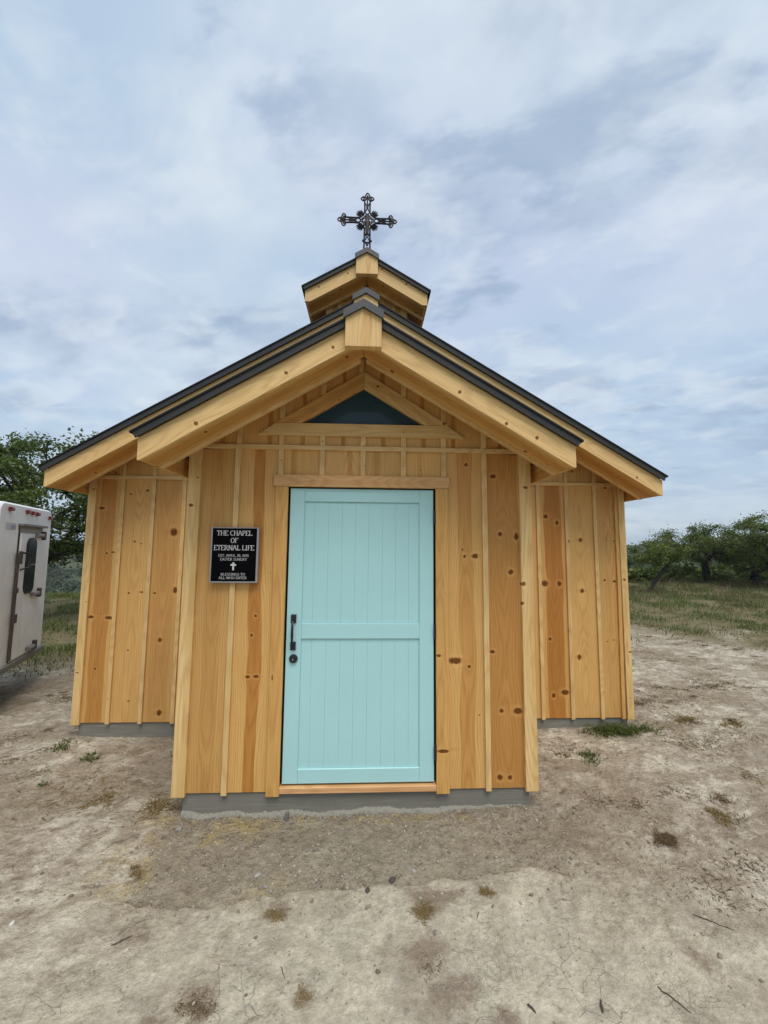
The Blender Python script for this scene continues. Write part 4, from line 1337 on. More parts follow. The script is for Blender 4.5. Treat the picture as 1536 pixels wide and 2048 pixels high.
def round_rect(x0, x1, z0, z1, rt_, rb=0.0, n=6):
    P = []
    if rb > 0:
        P += [(x1 - rb + rb * math.cos(t), z0 + rb + rb * math.sin(t)) for t in [(-90 + 90 * i / n) * math.pi / 180 for i in range(n + 1)]]
    else:
        P += [(x1, z0)]
    P += [(x1 - rt_ + rt_ * math.cos(t), z1 - rt_ + rt_ * math.sin(t)) for t in [(90 * i / n) * math.pi / 180 for i in range(n + 1)]]
    P += [(x0 + rt_ + rt_ * math.cos(t), z1 - rt_ + rt_ * math.sin(t)) for t in [(90 + 90 * i / n) * math.pi / 180 for i in range(n + 1)]]
    if rb > 0:
        P += [(x0 + rb + rb * math.cos(t), z0 + rb + rb * math.sin(t)) for t in [(180 + 90 * i / n) * math.pi / 180 for i in range(n + 1)]]
    else:
        P += [(x0, z0)]
    return P


b = MB()
V, F = prism(round_rect(0.0, TWD, 0.30, 2.165, 0.10), 0.0, 3.6, 0.02)
b.add(V, F)
body = b.obj('body', TRAILP, trailer)
b = MB()
b.box(-0.01, TWD + 0.01, -0.03, 0.06, 0.275, 0.345, 0.006)
b.box(0.03, TWD - 0.03, 0.1, 3.5, 0.20, 0.295)
b.obj('bumper', STEEL, trailer)
for x, z in ((0.217, 2.093), (0.643, 2.093), (0.779, 2.089), (0.915, 2.085), (1.328, 2.062)):
    MB().box(x - 0.040, x + 0.040, -0.032, 0.0, z - 0.021, z + 0.021, 0.008).obj('marker_light', WHITEF, trailer)
st_ = MB().box(0.15, 0.375, -0.004, 0.0, 1.865, 1.940).obj('sticker', simple('faded_sticker', (0.52, 0.51, 0.53), 0.5), trailer)
MB().box(0.262, 0.36, -0.0065, -0.0042, 1.875, 1.915).obj('sticker_print', simple('faded_blue_print', (0.30, 0.29, 0.42), 0.5), st_)
hd = MB()
hd.box(0.44, 1.155, -0.05, 0.0, 1.915, 1.940)
hd.obj('drip_rail', STEEL, trailer)
MB().box(0.475, 1.075, -0.012, 0.0, 1.835, 1.914).obj('door_header', simple('grey_door_header', (0.30, 0.285, 0.255), 0.6), trailer)
dr = MB()
dr.box(0.492, 1.052, -0.022, 0.0, 0.372, 1.832, 0.006)
tdoor = dr.obj('rear_door', TRAILP, trailer)
gap = MB()
gap.box(0.462, 0.4915, -0.006, 0.0, 0.36, 1.915)
gap.box(1.0525, 1.062, -0.006, 0.0, 0.36, 1.833)
gap.obj('door_gap', DARK, trailer)
wz = MB()
V, F = prism(round_rect(0.640, 0.910, 1.100, 1.780, 0.095, 0.095), -0.034, -0.0225, 0.004)
wz.add(V, F)
tw = wz.obj('window', BLACK, tdoor)
wz = MB()
V, F = prism(round_rect(0.660, 0.890, 1.122, 1.757, 0.08, 0.08), -0.0365, -0.0342)
wz.add(V, F)
wz.obj('pane', simple('black_trailer_glass', (0.006, 0.007, 0.008), 0.12, 0, 0.05, 3, 0, 0.3), tdoor)
MB().box(0.680, 0.878, -0.041, -0.0367, 1.444, 1.458).obj('window_bar', STEEL, tdoor)
for z in (1.812, 1.080, 0.418):
    hh = MB()
    hh.tube([(0.86, -0.044, z), (1.02, -0.044, z)], 0.027, 8)
    hh.box(0.86, 1.06, -0.03, -0.0222, z - 0.018, z + 0.018)
    hh.obj('hinge', STEEL, tdoor)
    MB().box(1.063, 1.128, -0.05, 0.0, z - 0.055, z + 0.055, 0.006).obj('hinge_plate', RUST, trailer)
lt = MB()
lt.box(0.448, 0.474, -0.034, -0.0062, 0.38, 1.60, 0.006)
lt.box(0.425, 0.500, -0.050, -0.0345, 1.47, 1.62, 0.006)
lt.box(0.410, 0.495, -0.050, -0.0345, 0.80, 0.90, 0.006)
lt.box(0.40, 0.47, -0.050, -0.0345, 1.14, 1.20, 0.006)
lt.obj('latch_bar', RUST, trailer)
gh = MB()
gh.tube([(0.545, -0.02, 1.60), (0.60, -0.075, 1.59), (0.605, -0.08, 1.52), (0.595, -0.08, 1.43), (0.53, -0.02, 1.40)], 0.012, 6)
gh.obj('grab_handle', BLACK, tdoor)
MB().tube([(TWD + 0.002, 0.05, 1.06), (TWD + 0.035, 0.05, 1.10), (TWD + 0.035, 0.05, 1.28), (TWD + 0.002, 0.05, 1.32)], 0.02, 6).obj('tail_lamp', BLACK, trailer)
for x in (-0.10, TWD + 0.10):
    for y in (1.35, 2.15):
        pc = trailer.matrix_world @ Vector((x, y, 0))
        zz = gz(pc.x, pc.y) + 0.335
        w = MB()
        w.lathe([(0.20, -0.09), (0.315, -0.095), (0.335, -0.06), (0.335, 0.06), (0.315, 0.095), (0.20, 0.09)], (x, y, zz), 'x', 24)
        wo = w.obj('wheel', RUBBER, trailer, True)
        MB().lathe([(0.001, -0.075), (0.10, -0.075), (0.2, -0.085), (0.2, 0.085), (0.10, 0.075), (0.001, 0.075)], (x, y, zz), 'x', 20).obj('rim', STEEL, wo)
    MB().box(min(x - 0.13 * (1 if x > 0 else 1), x + 0.13), max(x - 0.13, x + 0.13), 0.92, 2.58, 0.66, 0.70, 0.01).obj('mudguard', TRAILP, trailer)

# ------------------------------------------------------------------ trees


def leaves_arrays(C, size, rs, flat=0.0, ratio=0.55):
    """diamond leaves at centres C"""
    n = len(C)
    a = rs.normal(size=(n, 3))
    a[:, 2] *= 0.7
    a /= np.linalg.norm(a, axis=1)[:, None]
    b = rs.normal(size=(n, 3))
    b -= (b * a).sum(1)[:, None] * a
    b /= np.linalg.norm(b, axis=1)[:, None]
    s = (size * rs.uniform(0.6, 1.3, n))[:, None]
    V = np.stack([C - a * s, C + b * s * ratio, C + a * s, C - b * s * ratio], 1).reshape(-1, 3)
    F = np.arange(4 * n).reshape(-1, 4)
    return V, F


def make_tree(name, label, base, crown_c, crown_r, trunk_top, seed, n_t=70, n_leaf=170, leaf=0.045, sig=0.2, tr=0.13, mat=None, group=None, hollow=0.35, lean=None):
    """crown_c, crown_r, trunk_top are relative to base"""
    rs = np.random.RandomState(seed)
    t = empty(name, base)
    tag(t, label, 'tree', group)
    cc, cr = np.array(crown_c, float), np.array(crown_r, float)
    T = []
    while len(T) < n_t:
        p = rs.uniform(-1, 1, 3)
        r = np.linalg.norm(p)
        if r > 1 or r < hollow:
            continue
        nn = perlin(np.array([p[0] * 1.7 + seed]), np.array([p[2] * 1.7 + p[1]]))[0]
        if nn < -0.22:
            continue
        T.append(cc + p * cr)
    T = np.array(T)
    tt = np.array(trunk_top, float)
    nodes = []
    parent = []

    def add(p, par):
        nodes.append(np.array(p, float))
        parent.append(par)
        return len(nodes) - 1
    i0 = add((0, 0, -0.1), -1)
    k = i0
    m = 6
    ben = rs.normal(0, 0.05, (m + 1, 3))
    lp = np.array(lean if lean is not None else tt * [0.5, 0.5, 0.5])
    for i in range(1, m + 1):
        q = i / m
        p = (1 - q) ** 2 * np.zeros(3) + 2 * q * (1 - q) * lp + q * q * tt + ben[i] * (1 if i < m else 0)
        k = add(p, k)
    order = np.argsort(np.linalg.norm(T - tt, axis=1))
    tips = []
    for j in order:
        NA = np.array(nodes[4:])
        dd = np.linalg.norm(NA - T[j], axis=1) + 0.25 * np.linalg.norm(NA - tt, axis=1) * 0.6
        a = int(np.argmin(dd)) + 4
        st = nodes[a]
        L = np.linalg.norm(T[j] - st)
        seg = max(2, int(L / 0.22))
        k = a
        mid = (st + T[j]) / 2 + rs.normal(0, 0.14 * L, 3) + np.array([0, 0, 0.05 * L])
        for i in range(1, seg + 1):
            q = i / seg
            p = (1 - q) ** 2 * st + 2 * q * (1 - q) * mid + q * q * T[j] + rs.normal(0, 0.018, 3)
            k = add(p, k)
        tips.append(k)
    cnt = np.zeros(len(nodes))
    for k in tips:
        while k >= 0:
            cnt[k] += 1
            k = parent[k]
    rad = tr * np.sqrt(np.maximum(cnt, 0.3) / n_t) * 0.95 + 0.004
    rad[0] *= 1.5
    rad[1] *= 1.15
    Nd = np.array(nodes)
    V, F = [], []
    K = 6
    ang = np.arange(K) * 2 * np.pi / K
    for i in range(1, len(nodes)):
        p = parent[i]
        a, b = Nd[p], Nd[i]
        d = b - a
        l = np.linalg.norm(d)
        if l < 1e-5:
            continue
        d /= l
        e = np.cross(d, [0.3, 0.2, 0.9] if abs(d[2]) < 0.9 else [1, 0, 0])
        e /= np.linalg.norm(e)
        g = np.cross(d, e)
        ra = min(rad[p], rad[i] * 1.35)
        o = len(V) * K
        V.append(a - d * ra * 0.25 + (np.outer(np.cos(ang), e) + np.outer(np.sin(ang), g)) * ra)
        V.append(b + d * rad[i] * 0.25 + (np.outer(np.cos(ang), e) + np.outer(np.sin(ang), g)) * rad[i])
        for q in range(K):
            F.append((o + q, o + (q + 1) % K, o + K + (q + 1) % K, o + K + q))
    link('trunk', fast_mesh('trunk', np.vstack(V), F, True), BARK, t)
    C = []
    for j, k in enumerate(tips):
        n = int(n_leaf * rs.uniform(0.35, 1.4))
        c = rs.normal(0, 1, (n, 3)) * np.array([sig, sig, sig * 0.62]) * rs.uniform(0.7, 1.25)
        C.append(Nd[k] + c)
        q = parent[k]
        for _ in range(2):
            if q > 6:
                C.append(Nd[q] + rs.normal(0, sig * 0.6, (int(n_leaf * 0.12), 3)))
                q = parent[q]
    C = np.vstack(C)
    V, F = leaves_arrays(C, leaf, rs)
    link('crown', fast_mesh('crown', V, F), mat or LEAF, t)
    return t


def base(x, y):
    return (x, y, gz(x, y) - 0.03)


make_tree('oak_tree', 'tall leafy oak behind the trailer, its crown reaching the left chapel eave', base(-8.25, 6.95), (1.05, 0.1, 2.95), (1.9, 1.6, 1.6), (0.55, 0, 1.6), 3, 125, 165, 0.043, 0.165, 0.105, LEAF, hollow=0.2)
make_tree('oak_tree', 'oak at the left picture edge rising above the white trailer', base(-10.3, 7.6), (0.3, 0.0, 3.15), (1.65, 1.5, 1.85), (0.2, 0, 1.3), 8, 95, 180, 0.050, 0.18, 0.15, LEAF, hollow=0.3)
make_tree('live_oak_tree', 'small live oak with a crooked dark trunk just right of the chapel corner', base(12.15, 13.45), (0.45, 0, 1.72), (1.05, 1.0, 0.55), (0.85, 0.0, 1.2), 21, 46, 150, 0.042, 0.15, 0.085, LEAF2, lean=(0.05, 0, 0.35))
make_tree('live_oak_tree', 'wide low live oak with spreading limbs, second tree right of the chapel', base(18.2, 17.2), (-0.15, 0, 2.1), (2.7, 1.4, 0.95), (-0.15, 0, 0.75), 33, 105, 170, 0.046, 0.19, 0.16, LEAF2, hollow=0.45)
make_tree('live_oak_tree', 'tallest live oak at the right picture edge', base(18.9, 14.2), (0.1, 0, 2.35), (2.1, 1.5, 1.2), (0.2, 0, 0.95), 41, 90, 170, 0.045, 0.18, 0.16, LEAF2, hollow=0.45)
make_tree('live_oak_tree', 'low dark live oak filling the gap between the two biggest live oaks at right', base(19.9, 16.4), (0.0, 0, 1.45), (1.9, 1.3, 0.85), (0.1, 0, 0.7), 47, 70, 150, 0.048, 0.2, 0.16, LEAF2)
make_tree('live_oak_tree', 'pale green live oak half hidden behind the chapel corner', base(12.4, 16.0), (-0.7, 0, 1.6), (1.0, 1.0, 0.7), (-0.3, 0, 0.9), 52, 34, 120, 0.052, 0.17, 0.10, LEAF2)

# ------------------------------------------------------------------ shrubs on the far slopes


def shrub_mesh(name, seed, n=260):
    rs = np.random.RandomState(seed)
    C = []
    for i in range(9):
        c = rs.uniform(-0.6, 0.6, 3) * [1, 1, 0.5] + [0, 0, 0.42]
        C.append(c + rs.normal(0, 0.2, (n // 9, 3)) * [1, 1, 0.8])
    C = np.vstack(C)
    C[:, 2] = np.abs(C[:, 2])
    return leaves_arrays(C, 0.11, rs, ratio=0.8)


SH = [shrub_mesh('shrub_foliage', 60 + i) for i in range(4)]
SHM = [fast_mesh('hillside_shrub', V, F) for V, F in SH]
for me in SHM:
    me.materials.append(SHRUBL)
SHB = [m_.copy() for m_ in SHM]
for me in SHB:
    me.materials.clear()
    me.materials.append(LEAF2)
rs = np.random.RandomState(5)


def polar(az, r):
    return 0.04 + r * math.sin(az), -2.89 + r * math.cos(az)


for i in range(16):
    x, y = 12.2 + i * 0.72 + rs.uniform(-0.4, 0.4), 19.5 + rs.uniform(-1.6, 1.6) - (1.5 if i > 9 else 0)
    s = rs.uniform(0.75, 1.25)
    o = bpy.data.objects.new('scrub_bush', SHB[i % 4])
    COL.objects.link(o)
    o.location = (x, y, gz(x, y) - 0.08)
    o.rotation_euler = (0, 0, rs.uniform(0, 6.28))
    o.scale = (s * 1.1, s, s * rs.uniform(0.7, 1.1))
    tag(o, 'low scrub bush in the brush line under the live oaks at right', 'bush', 'scrub bushes under the live oaks')
cnt = 0
used = []
for i in range(900):
    az = math.radians(rs.uniform(-39.8, -34.8))
    r = 34 + 120 * rs.uniform() ** 1.3
    x, y = polar(az, r)
    s = rs.uniform(1.3, 2.7)
    if any(math.hypot(x - a, y - b_) < 0.75 * (s + c) for a, b_, c in used):
        continue
    used.append((x, y, s))
    o = bpy.data.objects.new('hillside_shrub', SHM[cnt % 4])
    COL.objects.link(o)
    o.location = (x, y, gz(x, y) - 0.12 * s)
    o.rotation_euler = (0, 0, rs.uniform(0, 6.28))
    o.scale = (s * rs.uniform(0.9, 1.4), s, s * rs.uniform(0.7, 1.0))
    tag(o, 'rounded green shrub on the far slope seen between trailer and chapel', 'shrub', 'shrubs on the far slope between trailer and chapel')
    cnt += 1
    if cnt >= 48:
        break
V, F, o0 = [], [], 0
for i in range(2200):
    az = math.radians(rs.uniform(-75, 75))
    r = 40 + 560 * rs.uniform() ** 1.5
    if -40.5 < math.degrees(az) < -34 and r < 160:
        continue
    x, y = polar(az, r)
    s = rs.uniform(1.2, 3.2) * (1 + r / 500)
    v, f = SH[i % 4]
    keep = 1 if r < 90 else 2
    v4 = v.reshape(-1, 4, 3)[::keep]
    v4 = v4.mean(1, keepdims=True) + (v4 - v4.mean(1, keepdims=True)) * (1.0 if keep == 1 else 1.5)
    a = rs.uniform(0, 6.28)
    c, s2 = math.cos(a), math.sin(a)
    vv = v4.reshape(-1, 3) * [s * 1.2, s, s * 0.8]
    vv = np.stack([vv[:, 0] * c - vv[:, 1] * s2 + x, vv[:, 0] * s2 + vv[:, 1] * c + y, vv[:, 2] + gz(x, y) - 0.1 * s], 1)
    V.append(vv)
o = link('shrubland', fast_mesh('shrubland', np.vstack(V), np.arange(sum(len(v) for v in V)).reshape(-1, 4)), SHRUBL)
tag(o, 'green shrubland covering the distant hills', 'shrubland', kind='stuff')

# ------------------------------------------------------------------ grass


def blades(X, Y, H, rs, width=0.006, bend=0.5, flat=0.0, Z=None, reach=None):
    """bent blades: two quads each"""
    n = len(X)
    Z = ground_z(X, Y) - 0.005 if Z is None else Z
    a = rs.uniform(0, 2 * np.pi, n)
    dx, dy = np.cos(a), np.sin(a)
    b = bend * rs.uniform(0.3, 1.3, n) * H if reach is None else reach
    bend = bend if reach is None else 2.0
    w = width * rs.uniform(0.6, 1.4, n)
    wa = rs.uniform(0, 2 * np.pi, n)
    wx, wy = np.cos(wa) * w, np.sin(wa) * w
    up_ = H * (1 - flat * rs.uniform(0.6, 1.0, n))
    P0 = np.stack([X, Y, Z], 1)
    P1 = np.stack([X + dx * b * 0.35, Y + dy * b * 0.35, Z + up_ * 0.6], 1)
    P2 = np.stack([X + dx * b, Y + dy * b, Z + up_ * (1.0 - 0.25 * bend)], 1)
    Wv = np.stack([wx, wy, np.zeros(n)], 1)
    V = np.stack([P0 - Wv, P0 + Wv, P1 + Wv * 0.8, P1 - Wv * 0.8, P2 + Wv * 0.12, P2 - Wv * 0.12], 1).reshape(-1, 3)
    k = np.arange(n)[:, None] * 6
    F = np.concatenate([k + [0, 1, 2, 3], k + [3, 2, 4, 5]], 0)
    return V, F


def scatter(n, x0, x1, y0, y1, rs, dens):
    X = rs.uniform(x0, x1, n)
    Y = rs.uniform(y0, y1, n)
    k = rs.uniform(0, 1, n) < dens(X, Y)
    return X[k], Y[k]


def in_building(X, Y):
    return ((np.abs(X) < 2.76) & (Y > 1.08) & (Y < 6.6)) | ((np.abs(X) < 1.24) & (Y > -0.01) & (Y < 1.2))


rs = np.random.RandomState(17)
den = lambda X, Y: zones(X, Y)[2] * ~in_building(X, Y) * np.clip(0.45 + 1.9 * fbm(X * 0.9, Y * 0.9, 3), 0.06, 1)
X1, Y1 = scatter(130000, -15, -2.9, 2.0, 19, rs, den)
X2, Y2 = scatter(260000, 2.9, 30, 3.0, 24, rs, den)
X, Y = np.concatenate([X1, X2]), np.concatenate([Y1, Y2])
dist = np.hypot(X, Y)
Hh = rs.uniform(0.05, 0.16, len(X)) * (1 + 0.8 * smooth(dist, 10, 18)) * np.clip(1 + 1.5 * fbm(X * 0.9 + 4, Y * 0.9, 2), 0.5, 1.8)
V, F = blades(X, Y, Hh * 0.75, rs, 0.006, 1.1)
o = link('grass', fast_mesh('grass', V, F), GRASSG)
tag(o, 'low green grass around the bare yard', 'grass', kind='stuff')
den = lambda X, Y: (0.3 * smooth(np.hypot(X, Y), 7, 9) + 0.7 * smooth(np.hypot(X, Y), 13, 18)) * np.clip(0.15 + 1.9 * fbm(X * 0.55 + 9, Y * 0.55, 3), 0, 1)
X1, Y1 = scatter(60000, 4, 30, 5, 26, rs, den)
X2, Y2 = scatter(9000, -16, -5, 5, 20, rs, lambda X, Y: 0.5 * den(X, Y))
X, Y = np.concatenate([X1, X2]), np.concatenate([Y1, Y2])
V, F = blades(X, Y, rs.uniform(0.10, 0.5, len(X)) * (0.4 + 0.6 * smooth(np.hypot(X, Y), 10, 18)), rs, 0.007, 0.9)
o = link('tall_dry_grass', fast_mesh('tall_dry_grass', V, F), GRASSB)
tag(o, 'tall brown dry grass around the foot of the live oaks', 'grass', kind='stuff')
# thin flattened dead grass on the scraped ground
den = lambda X, Y: ~in_building(X, Y) * np.clip(-0.12 + 2.2 * fbm(X * 1.1 + 3, Y * 1.6, 3), 0, 1) * smooth(Y + 0.35 * np.abs(X), -0.1, 1.6) * (1 - 0.5 * zones(X, Y)[2])
X1, Y1 = scatter(150000, 1.2, 14, -0.8, 11, rs, den)
X2, Y2 = scatter(70000, -9, -1.3, -0.6, 8, rs, den)
X, Y = np.concatenate([X1, X2]), np.concatenate([Y1, Y2])
V, F = blades(X, Y, rs.uniform(0.012, 0.05, len(X)), rs, 0.004, 1.0, 0.6, reach=rs.uniform(0.03, 0.11, len(X)))
o = link('dead_grass', fast_mesh('dead_grass', V, F), GRASSD)
tag(o, 'thin flattened dead grass on the scraped ground', 'grass', kind='stuff')


# brown flattened clumps all over the scraped ground
cx_, cy_ = scatter(1500, 1.7, 11, -0.9, 8.5, rs, lambda X, Y: ~in_building(X, Y) * np.clip(0.25 + 1.5 * fbm(X * 0.8 + 1, Y * 0.8, 2), 0, 1))
cx2, cy2 = scatter(420, -8, -1.5, 0.2, 7, rs, lambda X, Y: ~in_building(X, Y) * np.clip(0.25 + 1.5 * fbm(X * 0.8 + 1, Y * 0.8, 2), 0, 1))
cx_, cy_ = np.concatenate([cx_, cx2]), np.concatenate([cy_, cy2])
cr2 = 0.03 + 0.14 * rs.uniform(0, 1, len(cx_)) ** 2
nb_ = (40 + 900 * cr2).astype(int)
kk = np.repeat(np.arange(len(cx_)), nb_)
X = cx_[kk] + rs.normal(0, 0.6, len(kk)) * cr2[kk] * 1.5
Y = cy_[kk] + rs.normal(0, 0.5, len(kk)) * cr2[kk]
ok = ~in_building(X, Y)
X, Y = X[ok], Y[ok]
V, F = blades(X, Y, rs.uniform(0.01, 0.035, len(X)), rs, 0.003, 1.0, 0.4, reach=rs.uniform(0.02, 0.07, len(X)))
o = link('brown_turf', fast_mesh('brown_turf', V, F), GRASSB)
tag(o, 'brown flattened turf scraps over the scraped ground', 'grass', kind='stuff')


def tuft(x, y, n, r, hgt, mat, label, name='grass_tuft', bend=0.9, flat=0.2, seed=0, width=0.004, ry=None, lay=0.0):
    rs = np.random.RandomState(seed + 100)
    cl = rs.normal(0, 0.5, (max(3, n // 60), 2)) * [r, ry or r]
    k = rs.randint(0, len(cl), n)
    off = cl[k] + rs.normal(0, 0.28, (n, 2)) * [r, ry or r]
    X, Y = x + off[:, 0], y + off[:, 1]
    Z = ground_z(X, Y) - 0.004
    zb0 = gz(x, y)
    V, F = blades(X, Y, hgt * rs.uniform(0.4, 1.2, n), rs, width, bend, flat, Z, rs.uniform(0.3, 1.2, n) * lay if lay else None)
    V = V - [x, y, zb0]
    o = link(name, fast_mesh(name, V, F), mat)
    o.location = (x, y, zb0)
    tag(o, label, 'grass', 'grass tufts on the bare ground')
    return o


tuft(2.52, 1.0, 1000, 0.22, 0.085, GRASSG, 'green grass tuft against the slab under the right chapel corner', seed=1, bend=1.2, ry=0.08)
tuft(1.90, 0.55, 170, 0.13, 0.05, GRASSG, 'small green grass tuft in the dirt right of the entry', seed=2, bend=1.1)
tuft(-2.30, 0.70, 60, 0.06, 0.05, GRASSG, 'lone dark green weed in the dirt before the left slab', 'weed', seed=3, bend=1.5, width=0.005)
tuft(-2.68, 0.93, 120, 0.12, 0.045, GRASSG, 'green weeds at the left end of the concrete slab', 'weed', seed=4, width=0.0045)
tuft(-2.42, 0.36, 40, 0.05, 0.03, GRASSG, 'tiny green weed in pale dirt at far left', 'weed', seed=5, width=0.0045)
tuft(-1.86, 0.15, 260, 0.09, 0.035, GRASSD, 'straw coloured grass patch left of the entry corner', seed=6, flat=0.7, bend=1.5)
tuft(-0.385, -0.75, 700, 0.055, 0.014, GRASSD, 'brown matted grass patch just below the soil edge left of centre', seed=7, flat=0.4, width=0.0016, ry=0.03, lay=0.03)
tuft(0.345, -0.775, 800, 0.045, 0.018, GRASSD, 'straw clump on the dark stain below the door', seed=8, flat=0.4, width=0.0017, ry=0.04, lay=0.035)
tuft(0.335, -1.02, 700, 0.055, 0.010, GRASSB, 'flat brown grass mat in the foreground below the door', seed=9, flat=0.4, width=0.0015, ry=0.045, lay=0.026)
tuft(-0.62, -1.14, 1100, 0.065, 0.012, GRASSB, 'dark brown grass mat at the bottom left of the picture', seed=10, flat=0.4, width=0.0015, ry=0.045, lay=0.028)
tuft(-0.195, -1.11, 420, 0.030, 0.012, GRASSD, 'little brown grass mat at the bottom, left of centre', seed=11, flat=0.4, width=0.0015, ry=0.035, lay=0.026)
tuft(0.695, -0.665, 420, 0.038, 0.018, GRASSD, 'straw tuft on the soil edge right of the door', seed=12, flat=0.4, width=0.0016, ry=0.02, lay=0.03)
tuft(1.93, -0.37, 800, 0.065, 0.03, GRASSB, 'brown grass clump standing in the dirt at right', seed=13, flat=0.4, width=0.0022, lay=0.05, ry=0.045)
tuft(2.46, -0.19, 320, 0.07, 0.04, GRASSD, 'dry grass clump near the right picture edge', seed=14, flat=0.4, width=0.0025, lay=0.05)
tuft(-1.26, -0.44, 200, 0.04, 0.03, GRASSD, 'orange straw tuft left of the entry apron', seed=15, flat=0.4, width=0.0018, lay=0.03)
tuft(3.45, 1.30, 260, 0.10, 0.05, GRASSD, 'dry tuft in the scraped dirt beyond the right chapel corner', seed=16, flat=0.4)
tuft(3.85, 1.15, 260, 0.12, 0.05, GRASSD, 'yellowish grass clump at right, farther from the chapel corner', seed=17, flat=0.4)
tuft(-1.45, 0.05, 380, 0.13, 0.04, GRASSD, 'straw litter clump beside the left entry corner', seed=18, flat=0.6, bend=1.4)

# straw litter and shavings on the apron
den = lambda X, Y: zones(X, Y)[1]
X, Y = scatter(22000, -1.7, 1.2, -0.8, 0.0, rs, den)
V, F = blades(X, Y, rs.uniform(0.006, 0.022, len(X)), rs, 0.0016, 2.2, 0.85)
o = link('straw_litter', fast_mesh('straw_litter', V, F), GRASSD)
tag(o, 'fine straw litter on the soil in front of the entry', 'straw', kind='stuff')

# ------------------------------------------------------------------ pebbles, stones, twigs
icoV = np.array(ico)
icoF = np.array(icof)


def pebble_field(name, n, x0, x1, y0, y1, rmin, rmax, dens, rs, mat, label, flatz=0.6):
    X, Y = scatter(n, x0, x1, y0, y1, rs, dens)
    k = len(X)
    R = rmin + (rmax - rmin) * rs.uniform(0, 1, k) ** 3
    Z = ground_z(X, Y) + R * 0.15
    a = rs.uniform(0, 6.28, k)
    J = rs.uniform(0.7, 1.25, (k, 12, 1)) * icoV[None] * R[:, None, None] * np.array([1.2, 0.9, flatz])
    c, s = np.cos(a)[:, None], np.sin(a)[:, None]
    P = np.stack([J[:, :, 0] * c - J[:, :, 1] * s + X[:, None], J[:, :, 0] * s + J[:, :, 1] * c + Y[:, None], J[:, :, 2] + Z[:, None]], -1)
    F = (icoF[None] + np.arange(k)[:, None, None] * 12).reshape(-1, 3)
    o = link(name, fast_mesh(name, P.reshape(-1, 3), F), mat)
    tag(o, label, 'gravel', kind='stuff')


def island_mat(name, cols, rough=0.9):
    m, nt, b = new_mat(name)
    rnd = N(nt, 'ShaderNodeNewGeometry').outputs['Random Per Island']
    cr_ = N(nt, 'ShaderNodeValToRGB', {0: rnd})
    els = cr_.color_ramp.elements
    els[0].color = (*cols[0], 1)
    els[1].color = (*cols[-1], 1)
    for i, c in enumerate(cols[1:-1]):
        e = els.new((i + 1) / (len(cols) - 1))
        e.color = (*c, 1)
    setin(nt, b, Base_Color=cr_.outputs[0], Roughness=rough)
    b.inputs['Specular IOR Level'].default_value = 0.2
    return m


PEB = island_mat('pebble_mix', [(0.13, 0.105, 0.08), (0.21, 0.175, 0.13), (0.26, 0.22, 0.165), (0.36, 0.32, 0.26), (0.18, 0.15, 0.115)])
rough_footing.data.materials.append(simple('crumbled_concrete', (0.27, 0.255, 0.215), 0.95, 0, 0.45, 60, 0.8, 0.1))
CHIP = island_mat('wood_chip', [(0.30, 0.20, 0.09), (0.50, 0.40, 0.24), (0.56, 0.50, 0.38)])
pebble_field('pebbles', 7500, -1.8, 2.0, -0.76, 0.0, 0.0015, 0.0125, lambda X, Y: 0.10 + 0.9 * zones(X, Y)[0] * np.clip(0.5 + 1.6 * fbm(X * 3, Y * 3, 2), 0.1, 1), rs, PEB, 'small pebbles in the loose soil before the entry')
pebble_field('yard_gravel', 9000, -6.5, 7.5, -1.4, 5.0, 0.003, 0.014, lambda X, Y: ~in_building(X, Y) * np.clip(0.15 + 1.2 * fbm(X * 0.8, Y * 0.8, 2), 0, 1), rs, PEB, 'scattered pebbles across the bare yard')
pebble_field('wood_chips', 1500, -1.7, 1.6, -0.75, 0.1, 0.002, 0.007, lambda X, Y: np.maximum(zones(X, Y)[1], 0.25), rs, CHIP, 'pale wood chips and shavings before the entry', 0.25)
pebble_field('wood_chips', 420, -3.4, -1.3, 0.1, 1.1, 0.003, 0.010, lambda X, Y: 0.7 + 0 * X, rs, CHIP, 'pale wood chips in the dirt before the left slab', 0.25)


def stone(x, y, r, label, mat=None, seed=0, el=1.3):
    rr = random.Random(seed)
    V = []
    q = Matrix.Rotation(rr.uniform(0, 6.3), 3, 'Z')
    import bmesh
    bm = bmesh.new()
    bmesh.ops.create_icosphere(bm, subdivisions=2, radius=1)
    for v in bm.verts:
        n_ = perlin(np.array([v.co.x * 1.3 + seed]), np.array([v.co.y * 1.3 + v.co.z]))[0]
        v.co = q @ (Vector((v.co.x * el, v.co.y * 0.9, v.co.z * 0.65)) * (1 + 0.5 * n_)) * r
    me = bpy.data.meshes.new('stone')
    bm.to_mesh(me)
    bm.free()
    o = link('stone', me, mat or STONE)
    o.location = (x, y, gz(x, y) + r * 0.25)
    tag(o, label, 'stone', 'loose stones before the entry')


DKS = simple('dark_stone', (0.07, 0.055, 0.045), 0.9, 0, 0.3, 25, 0.3)
GYS = simple('grey_stone', (0.23, 0.215, 0.19), 0.9, 0, 0.25, 25, 0.3)
stone(-0.555, -0.50, 0.016, 'pale angular stone, largest on the soil left of the door', None, 1)
stone(-0.49, -0.575, 0.013, 'rounded grey stone near the soil edge, left of a second grey stone', GYS, 2)
stone(-0.455, -0.60, 0.012, 'grey stone right of its rounded neighbour near the soil edge', GYS, 3)
stone(0.065, -0.635, 0.014, 'dark stone on the soil edge below the door middle', DKS, 4)
stone(0.205, -0.56, 0.018, 'dark clod above the soil edge right of the dark stone', DKS, 5)
stone(-1.66, -0.76, 0.012, 'white stone lying alone at the left picture edge', simple('white_stone', (0.5, 0.48, 0.44), 0.9), 6)
stone(0.33, -0.50, 0.012, 'pale oval stone right of the dark clod', None, 7)
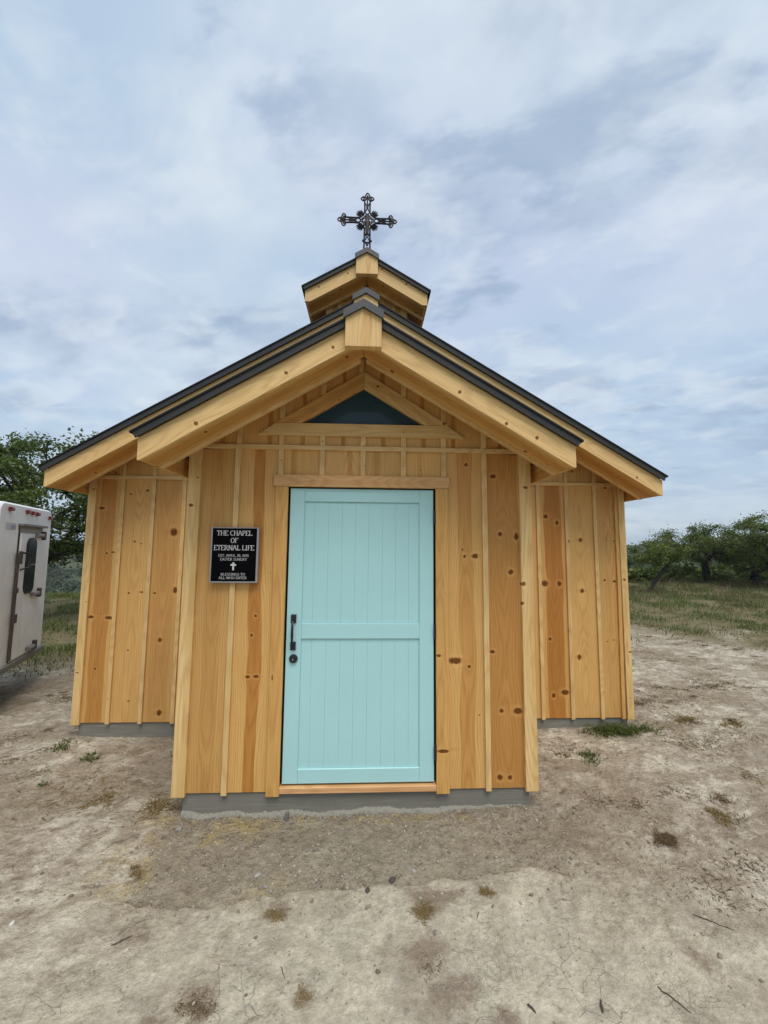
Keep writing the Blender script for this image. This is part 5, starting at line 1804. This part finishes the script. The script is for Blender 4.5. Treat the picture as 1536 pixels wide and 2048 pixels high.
stone(-1.16, -0.13, 0.022, 'grey stone at the left end of the rough footing', GYS, 8)


def twig(x, y, ang, L, r, label, seed=0):
    rr = random.Random(seed)
    z0 = gz(x, y)
    pts = []
    for i in range(7):
        q = i / 6 - 0.5
        px = x + math.cos(ang) * q * L + rr.uniform(-1, 1) * L * 0.03
        py_ = y + math.sin(ang) * q * L + rr.uniform(-1, 1) * L * 0.03
        pts.append((px - x, py_ - y, gz(px, py_) - z0 + r * 0.8))
    o = MB().tube(pts, [r * 0.6, r, r, r * 0.9, r * 0.8, r * 0.7, r * 0.3], 6).obj('twig', STICK, None, True)
    o.location = (x, y, z0)
    tag(o, label, 'twig', 'twigs on the packed dirt')


twig(1.76, -0.885, math.radians(-32), 0.15, 0.0025, 'thin curved twig on the packed dirt toward the right edge', 1)
twig(1.32, -1.18, math.radians(-55), 0.115, 0.0028, 'straight slanting twig at the bottom right', 2)
twig(1.01, -1.19, math.radians(70), 0.05, 0.0055, 'short thick dark twig at the bottom right of centre', 3)
twig(0.725, -1.185, math.radians(-50), 0.035, 0.005, 'stubby dark bark piece at the bottom right of centre', 4)
twig(-0.30, -1.03, math.radians(-60), 0.06, 0.0018, 'fine twig between the two brown mats at bottom left', 5)
twig(0.62, -0.79, math.radians(60), 0.04, 0.0022, 'small bent twig right of the straw clump', 6)
twig(-1.08, -0.86, math.radians(28), 0.08, 0.003, 'dark twig on pale dirt at lower left', 7)
# form stake left in the footing
sk = MB().box(-0.013, 0.013, -0.010, 0.010, -0.06, 0.052, 0.002).obj('form_stake', simple('grey_stake', (0.14, 0.135, 0.125), 0.85), None)
sk.location = (-0.483, -0.050, gz(-0.483, -0.05))
tag(sk, 'short grey form stake standing at the rough concrete footing', 'stake')

# ------------------------------------------------------------------ thin summer haze
hz = MB().box(-1560, 1560, -1560, 1560, -14.0, 34.0).obj('haze', None)
hm_ = bpy.data.materials.new('summer_haze')
hm_.use_nodes = True
hm_.node_tree.nodes.clear()
pv = N(hm_.node_tree, 'ShaderNodeVolumePrincipled', {'Color': (0.80, 0.88, 1.0, 1), 'Density': 0.0005, 'Anisotropy': 0.2})
N(hm_.node_tree, 'ShaderNodeOutputMaterial', {'Volume': pv.outputs[0]})
hz.data.materials.append(hm_)
tag(hz, 'thin pale summer haze over the hills', 'haze', kind='stuff')
